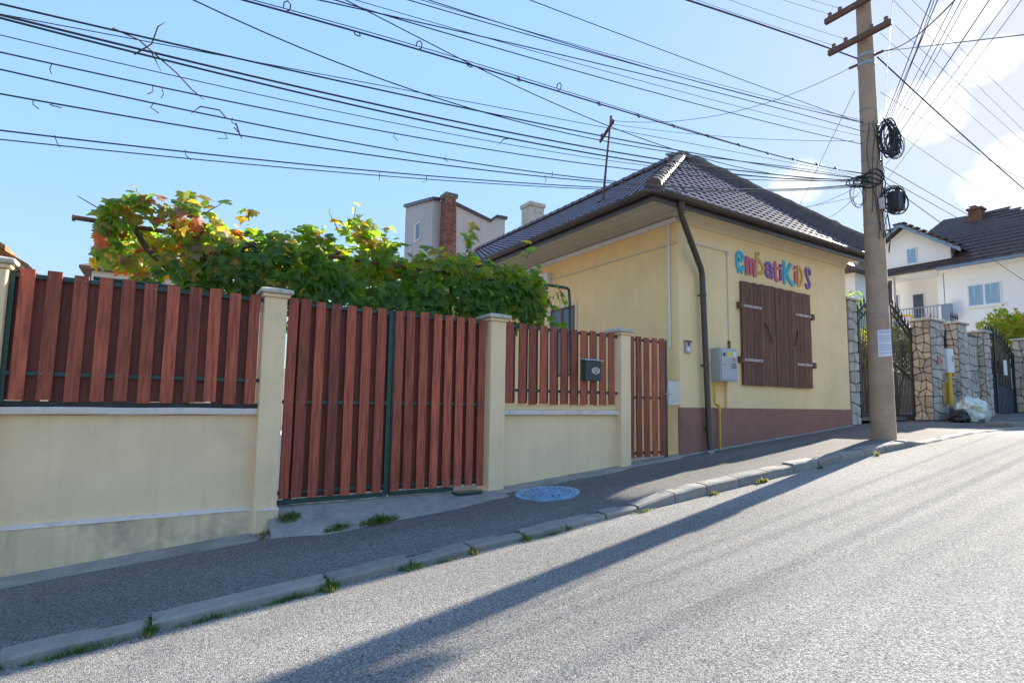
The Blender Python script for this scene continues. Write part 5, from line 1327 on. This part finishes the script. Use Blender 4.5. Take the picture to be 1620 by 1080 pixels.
# white meter box, yellow plate and pipes on the piers
e = thing("white_meter_box", "white meter box fixed to the pier beside the small iron infill", "meter box", (17.35, 6.0, 2.55))
b = MB(); b.box(17.22, 5.93, 2.55, 17.62, 6.10, 3.18); b.build("case", M['white'], e, bevel=.01)
for k in range(3):
    b = MB(); b.box(17.48, 5.925, 2.85 + k * .05, 17.58, 5.9295, 2.875 + k * .05); b.build("vent_slot", M['dark'], e)
b = MB(); b.box(16.86, 5.945, 1.75, 17.16, 5.965, 2.30); tag(b.build("rusty_door", M['rust'] if 0 else mat("ochre_plate", (.42, .27, .07), .7, .3, 6), bevel=.005), "small ochre metal door low on the stone pier", "hatch")
b = MB(); b.box(16.66, 5.945, 2.75, 16.84, 5.96, 2.95); tag(b.build("red_sign", M['redsticker']), "small red and white sticker on the stone pier", "sticker")
b = MB(); b.tube([(17.12, 5.88, g(17) - .05), (17.12, 5.88, 1.66)], .055, 10); b.tube([(17.12, 5.88, 1.661), (17.12, 5.88, 2.50)], .05, 10, 1)
b.tube([(17.12, 5.88, 2.46), (17.12, 5.88, 2.55)], .06, 10, 1)
tag(b.build("gas_riser", [M['bluegrey'], M['yellow']], smooth=True), "short yellow gas riser with grey foot before the stone pier", "pipe")
b = MB(); b.tube([(20.5, 7.95, 2.0), (20.5, 7.95, 4.56), (20.5, 8.0, 4.62), (20.5, 8.05, 4.64), (20.5, 8.8, 4.62)], .04, 8); tag(b.build("yellow_frame", M['yellow'], smooth=True), "yellow pipe bent over like a frame behind the first iron gate", "pipe")
# rubbish bags
def bag(name, c, s, m, label, seed):
    import bmesh
    bm = bmesh.new(); bmesh.ops.create_icosphere(bm, subdivisions=4, radius=1)
    for v in bm.verts:
        d = v.co.normalized(); n_ = noise.noise(d * 2.3 + Vector((seed, 0, 0))) * .28 + noise.noise(d * 6 + Vector((seed, 3, 0))) * .12 + noise.noise(d * 13 + Vector((seed, 3, 0))) * .05
        co = d * (1 + n_); co.z = max(co.z, -.62)
        v.co = Vector((co.x * s[0], co.y * s[1], (co.z + .62) * s[2]))
    me = bpy.data.meshes.new(name); bm.to_mesh(me); bm.free(); finish(me, M[m], True)
    tag(link(bpy.data.objects.new(name, me), None, c), label, "rubbish bag", "rubbish bags on the pavement")
bag("rubbish_bag", (17.0, 5.42, walk_z(17, 5.4)), (.42, .32, .36), 'bag', "translucent whitish rubbish bag slumped before the stone wall", 2)
bag("rubbish_bag", (16.5, 5.52, walk_z(16.5, 5.5)), (.22, .2, .20), 'blackbag', "small black rubbish bag beside the translucent bag", 7)
# drain slab lying on the kerb at the far right
b = MB(); b.box(15.6, 4.25, walk_z(15.8, 4.4), 16.4, 4.75, walk_z(15.8, 4.4) + .09); tag(b.build("loose_slab", M['kerb'], bevel=.015), "loose grey concrete slab lying by the kerb at the far right", "slab")

# white house with gable and balcony
wh = thing("white_house", "white house with brown tiled roof, small gable and blue balcony", "house", (32, 9, 1.6), "houses behind")
XF = 30.0
b = MB(); b.box(XF, 3.0, 1.0, XF + 8, 10.30, 7.93); b.build("main_wall", M['wall_w'], wh)
b = MB(); b.box(XF + 1.4, 10.301, 1.0, XF + 8, 13.8, 7.99); b.build("balcony_back_wall", M['wall_w'], wh)
b = MB(); b.box(XF, 10.302, 1.0, XF + 1.395, 13.8, 5.45); b.build("balcony_base", M['wall_w'], wh)
b = MB(); b.prism([(XF, 9.98, 8.0), (XF, 13.6, 8.0), (XF, 13.6, 9.0), (XF, 11.79, 10.32), (XF, 9.98, 9.0)], (1.9, 0, 0)); b.build("gable_wall", M['wall_w'], wh)
b = MB(); b.box(XF - .03, 10.32, 5.46, XF + .22, 10.55, 8.0); b.box(XF - .03, 12.35, 5.46, XF + .22, 12.6, 8.0); b.build("balcony_column", M['wall_w'], wh, bevel=.01)
b = MB(); b.box(XF - .05, 10.305, 5.451, XF + 1.39, 13.8, 5.56); b.build("balcony_slab", M['wall_w'], wh)
window_x(XF - .03, 8.28, 9.46, 6.12, 7.10, wh, "window", 'curtain', depth=.029, mull=1)
b = MB(); b.box(XF - .08, 8.2, 6.04, XF - .001, 9.54, 6.115); b.build("window_sill", M['wall_w'], wh)
window_x(XF - .03, 11.28, 11.75, 8.50, 9.28, wh, "gable_window", 'curtain', depth=.029, mull=0)
window_x(XF + 1.37, 11.6, 12.15, 5.57, 7.3, wh, "balcony_door", 'glass', depth=.029, mull=0)
window_x(XF + 1.37, 12.7, 13.1, 6.2, 7.4, wh, "balcony_window", 'glass', depth=.029, mull=0)
bl = MB(); bl.box(XF - .03, 10.1, 6.33, XF + .01, 12.34, 6.38); bl.box(XF - .03, 10.56, 5.62, XF + .01, 12.34, 5.65); bl = bl.build("balcony_railing", M['bluegrey'], wh)
for k in range(15):
    b = MB(); y = 10.62 + k * .122; b.box(XF - .02, y, 5.651, XF, y + .022, 6.329); b.build("baluster", M['bluegrey'], bl)
b = MB(); b.box(XF - .32, 9.93, 5.55, XF - .29, 10.36, 6.33); b.build("railing_panel", M['bluegrey'], bl)
# tiled roofs of the white house
wr = MB(); ex, rx = XF - .55, XF + 3.6
wr.add([(ex, 2.4, 7.95), (ex, 13.4, 7.95), (rx + 4, 13.4, 7.95), (rx + 4, 2.4, 7.95), (rx, 9.2, 11.2), (rx, 11.4, 11.35)], [(0, 4, 5, 1), (1, 5, 2), (2, 5, 4, 3), (3, 4, 0)])
wr = wr.build("roof", M['rooftile2'], wh)
rest2 = MB(); cnt = 0
Vm = Vector((rx - ex, 0, 3.3)); Hm = Vm.length; Vm.normalize(); Nm = Vector((-3.3, 0, rx - ex)).normalized()
rows = 15; th_ = Hm / rows
for r in range(rows):
    t0, t1 = r * th_ - .01, (r + 1) * th_ + .04
    lo0, hi0 = 2.4 + (9.2 - 2.4) * t0 / Hm, 13.4 - (2.0) * t0 / Hm
    k = 0; y = lo0
    while y < hi0:
        y1 = min(y + .30, hi0)
        A = Vector((ex, 0, 7.95))
        p = [A + Vm * t0 + Nm * .06 + Vector((0, y, 0)), A + Vm * t0 + Nm * .06 + Vector((0, y1 - .012, 0)), A + Vm * t1 + Nm * .015 + Vector((0, y1 - .012, 0)), A + Vm * t1 + Nm * .015 + Vector((0, y, 0))]
        vs = p + [q - Nm * .05 for q in p]
        fs = [(0, 1, 2, 3), (4, 5, 1, 0), (5, 6, 2, 1), (7, 4, 0, 3)]
        if r < 9 and 7.0 < y < 11.8 and cnt < 140: MB().add(vs, fs).build("roof_tile", M['rooftile2'], wr); cnt += 1
        else: rest2.add(vs, fs)
        y += .30
rest2.build("roof_tiles", M['rooftile2'], wr, kind="stuff")
# gable roof: two slabs running back into the main roof
for sgn in (-1, 1):
    y0, z0 = 11.79, 10.42; y1, z1 = 11.79 + sgn * 2.35, 8.70
    b = MB(); b.prism([(XF - .5, y0, z0), (XF - .5, y1, z1), (XF - .5, y1, z1 + .10), (XF - .5, y0, z0 + .11)], (3.6, 0, 0)); b.build("gable_roof_slope", M['rooftile2'], wr)
    b = MB(); b.prism([(XF - .53, y0, z0 - .14), (XF - .53, y1, z1 - .14), (XF - .53, y1, z1 + .05), (XF - .53, y0, z0 + .05)], (.029, 0, 0)); b.build("barge_board", M['bluegrey'], wr)
    for k in range(9):
        t = (k + .5) / 9; yy, zz = y0 + (y1 - y0) * t, z0 + (z1 - z0) * t + .12
        b = MB(); b.box(XF - .58, yy - .12, zz - .03, XF - .2, yy + .12, zz + .035); b.build("verge_tile", M['rooftile2'], wr)
b = MB(); b.box(ex - .13, 2.3, 7.86, ex + .02, 10.35, 7.98); b.build("eaves_gutter", M['bluegrey'], wh, bevel=.03)
b = MB(); b.box(ex + .03, 2.4, 7.80, XF - .001, 10.3, 7.87); b.build("eaves_soffit", M['wall_w'], wh)
cb = MB(); cb.box(32.75, 9.62, 9.8, 33.3, 10.1, 11.25); cb = cb.build("brick_chimney", M['mortar'], wr)
bkm = boxmesh("brick", .02, .145, .062, M['brick'])
bkm2 = boxmesh("brick", .155, .02, .062, M['brick'])
for j in range(19):
    for k in range(3):
        piece("brick", bkm, cb, (32.742, 9.70 + k * .16 + (.03 if j % 2 else -.02), 9.82 + j * .075))
        piece("brick", bkm2, cb, (32.84 + k * .18 + (.02 if j % 2 else -.02), 9.612, 9.82 + j * .075))
b = MB(); b.box(32.68, 9.55, 11.251, 33.37, 10.17, 11.36); b.build("chimney_crown", M['brick'], cb, bevel=.02)
b = MB(); b.prism([(32.8, 9.7, 11.361), (33.2, 9.7, 11.361), (33.0, 9.86, 11.55)], (0, .3, 0)); b.build("chimney_cowl", M['rust'], cb)

# second white house further up the street, left of the pole
w2 = thing("white_house", "plain white house wall seen between the yellow house and the pole", "house", (26, 13, 1.5), "houses behind")
b = MB(); b.box(24, 11.3, 1.0, 25.1, 16.5, 7.2); b.build("wall", M['wall_w'], w2)
b = MB(); b.prism([(23.6, 10.9, 7.2), (23.6, 16.9, 7.2), (23.6, 13.9, 9.2)], (1.6, 0, 0)); b.build("roof", M['rooftile2'], w2)
# retaining wall and shrubs in the courtyard behind the first iron gate
e = thing("courtyard_wall", "beige stone retaining wall seen through the first iron gate", "wall", (17, 9.3, 1.4))
b = MB(); b.box(16, 9.3, 1.0, 29, 9.6, 2.9); b.build("core", M['mortar'], e)
stones(e, (18, 9.3, 1.3), *NEG_Y, 10, 1.55, 20, 4, 'stone')
e2 = thing("courtyard_floor", "pale paved courtyard floor seen through the first iron gate", "paving", (17, 8, 1.4))
b = MB(); b.box(13.7, 6.6, 1.30, 29, 9.3, 1.40); b.build("slab", M['kerb'], e2)
def shrub(name, cs, s, n, label, mats, size=.10):
    c = Vector(cs[0])
    e_ = thing(name, label, "shrub", (c.x, c.y, g(c.x)), "garden shrubs behind the iron gates")
    for q in cs:
        q = Vector(q); b = MB(); b.tube([(c.x, c.y, g(c.x)), (c.x * .5 + q.x * .5, c.y, (g(c.x) + q.z) / 2), q], [.04, .025, .01], 6); b.build("stem", M['bark'], e_, smooth=True)
    b = MB()
    for q in cs:
        q = Vector(q)
        for k in range(n):
            while True:
                d = Vector((rnd.uniform(-1.3, 1.3), rnd.uniform(-1.3, 1.3), rnd.uniform(-1.3, 1.3)))
                if d.length < .85 + .75 * noise.noise(d * 1.9 + q): break
            p = q + Vector((d.x * s[0], d.y * s[1], d.z * s[2]))
            nn = Vector((rnd.gauss(0, 1), rnd.gauss(0, 1), rnd.gauss(.4, 1))).normalized(); xv = nn.orthogonal().normalized(); yv = nn.cross(xv)
            L = size * rnd.uniform(.6, 1.2)
            b.add([p - xv * L * .5, p + yv * L * .22, p + xv * L * .5, p - yv * L * .22], [(0, 1, 2, 3)], rnd.choice(mats))
    b.build("foliage", M['leaf'], e_, kind="stuff", centre=False)
shrub("leafy_shrub", [(20.0, 8.3, 3.75), (19.3, 8.5, 3.3), (20.6, 8.2, 3.2)], (.62, .5, .6), 800, "yellow-green shrub behind the first iron gate, right of the pole", [0, 0, 2, 2, 3, 1], .14)
shrub("leafy_shrub", [(18.0, 8.3, 3.6), (18.3, 8.2, 3.0)], (.5, .5, .6), 700, "yellowish shrub behind the first iron gate, left of the pole", [0, 2, 3, 3, 1], .14)
shrub("leafy_shrub", [(17.6, 8.4, 4.8), (17.9, 8.5, 4.5)], (.35, .4, .4), 260, "dark sparse bush top between the house and the pole", [1, 1, 0], .11)
shrub("leafy_shrub", [(25.5, 7.3, 4.45), (26.3, 7.2, 4.9), (27.2, 7.1, 4.6), (26.6, 7.3, 4.2), (28.2, 7.1, 5.0)], (.7, .5, .5), 700, "yellow-green shrub above the second iron gate at the right edge", [0, 2, 2, 3, 3], .17)

# clad building with a brick chimney behind the yellow house
cl = thing("clad_building", "pale grey building with one small window rising behind the vine", "building", (12, 24.5, 2), "houses behind")
Yc, Xc = 24.0, 10.58
b = MB(); b.add([(Xc, Yc, 1), (14.7, Yc, 1), (14.7, Yc, 11.18), (14.16, Yc, 11.15), (13.79, Yc, 10.84), (11.4, Yc, 11.42), (Xc, Yc, 11.33),
                 (Xc, 27.6, 1), (14.7, 27.6, 1), (14.7, 27.6, 11.5), (14.16, 27.6, 11.5), (13.79, 27.6, 11.3), (11.4, 27.6, 12.1), (Xc, 27.6, 12.05)],
                [(0, 1, 2, 3, 4, 5, 6), (13, 12, 11, 10, 9, 8, 7), (0, 6, 13, 7), (1, 8, 9, 2), (2, 9, 10, 3), (3, 10, 11, 4), (4, 11, 12, 5), (5, 12, 13, 6)]); b.build("wall", M['clad'], cl)
def fas(x0, z0, x1, z1, t=.16):
    b = MB(); b.prism([(x0, Yc - .10, z0), (x1, Yc - .10, z1), (x1, Yc - .10, z1 + t), (x0, Yc - .10, z0 + t)], (0, .25, 0)); b.build("roof_edge", M['gutter'], cl)
fas(10.50, 11.31, 10.95, 11.36); fas(11.6, 11.36, 13.79, 10.84); fas(13.80, 10.84, 14.16, 11.14); fas(14.17, 11.14, 14.8, 11.17)
b = MB(); b.prism([(Xc - .1, Yc + .16, 11.35), (Xc - .1, 27.7, 12.05), (Xc - .1, 27.7, 12.22), (Xc - .1, Yc + .16, 11.51)], (.3, 0, 0)); b.build("roof_edge", M['gutter'], cl)
b = MB(); b.box(Xc - .05, 25.35, 9.7, Xc - .001, 26.2, 10.7); fr_ = b.build("window_frame", M['pale'], cl, bevel=.01)
b = MB(); b.box(Xc - .056, 25.45, 9.8, Xc - .0505, 25.95, 10.6); b.build("pane", M['glass'], fr_)
bc = thing("brick_chimney", "tall tapering old brick chimney in front of the grey building", "chimney", (11.3, 23.6, 2))
b = MB(); b.hexa([(10.82, 23.3, 2), (11.72, 23.3, 2), (11.72, 23.9, 2), (10.82, 23.9, 2), (10.98, 23.36, 11.4), (11.50, 23.36, 11.4), (11.50, 23.9, 11.4), (10.98, 23.9, 11.4)]); bcore = b.build("core", M['mortar'], bc)
bk = boxmesh("brick", .20, .03, .085, M['brick']); bks = boxmesh("brick", .03, .22, .085, M['brick'])
for j in range(36):
    z = 7.6 + j * .105; t = (z - 2) / 9.4; xa = 10.82 + .16 * t; xb = 11.72 - .22 * t; yf = 23.3 + .06 * t
    nbk = max(2, round((xb - xa) / .215)); w = (xb - xa) / nbk
    for k in range(nbk):
        piece("brick", bk, bcore, (xa + w * (k + .5) + (.03 if j % 2 else -.03) * (k not in (0, nbk - 1)), yf - .006 + rnd.uniform(-.012, .012), z), (0, 0, rnd.uniform(-.05, .05)))
    for k in range(2): piece("brick", bks, bcore, (xa - .006 + rnd.uniform(-.01, .01), yf + .15 + k * .25, z))
b = MB(); b.box(10.92, 23.27, 11.401, 11.58, 23.98, 11.62); b.build("crown", M['mossy'], bc, bevel=.02)
b = MB(); b.box(15.0, 26, 9.6, 18.5, 27, 10.4); b.prism([(14.6, 25.6, 10.4), (19, 25.6, 10.0), (19, 25.6, 10.2), (14.6, 25.6, 10.75)], (0, 2, 0))
b.box(15, 26, 1, 18.5, 27, 9.6)
tag(b.build("distant_roof", M['rooftile2']), "dark roof edge peeping between the grey building and the house chimney", "roof")

# orange tiled outbuilding at the left edge
ob_ = thing("tiled_outbuilding", "outbuilding with orange clay tiles at the left photo edge", "building", (-3, 9, 0))
b = MB(); b.box(-4.6, 8.15, -.4, -1.62, 11, 2.9); b.build("wall", M['stucco'], ob_)
orf = MB(); orf.prism([(-4.8, 8.0, 6.0), (-1.36, 8.0, 2.93), (-1.36, 8.0, 2.99), (-4.8, 8.0, 6.07)], (0, 3.2, 0)); orf = orf.build("roof", M['orange'], ob_)
for j in range(3):
    for k in range(16):
        t = k / 16; x = -1.36 - 3.2 * t; z = 2.99 + 2.86 * t
        b = MB(); y0 = 7.93 + j * .22
        b.hexa([(x - .21, y0, z + .17), (x + .03, y0, z - .02), (x + .03, y0 + .21, z - .02), (x - .21, y0 + .21, z + .17), (x - .21, y0, z + .20), (x + .03, y0, z + .055), (x + .03, y0 + .21, z + .055), (x - .21, y0 + .21, z + .20)])
        b.build("clay_tile", M['ridge'] if 0 else M['orange'], orf)
# far house above the fence
fh = thing("far_house", "small far house with brown tiled roof left of the vine", "house", (-2.4, 41, 4), "houses behind")
b = MB(); b.box(-3.85, 40, 2, .5, 44, 8.92); b.build("wall", M['wall_w'], fh)
b = MB(); b.add([(-4.4, 39.4, 8.93), (1, 39.4, 8.93), (1, 44.6, 8.93), (-4.4, 44.6, 8.93), (-2.4, 42, 10.3), (-.8, 42, 10.3), (-4.4, 39.4, 9.08), (1, 39.4, 9.08), (1, 44.6, 9.08), (-4.4, 44.6, 9.08)], [(0, 1, 2, 3)[::-1], (0, 1, 7, 6), (1, 2, 8, 7), (2, 3, 9, 8), (3, 0, 6, 9), (6, 7, 5, 4), (7, 8, 5), (8, 9, 4, 5), (9, 6, 4)]); b.build("roof", mat("tan_tile", (.20, .12, .085), .85, .3, 6), fh)
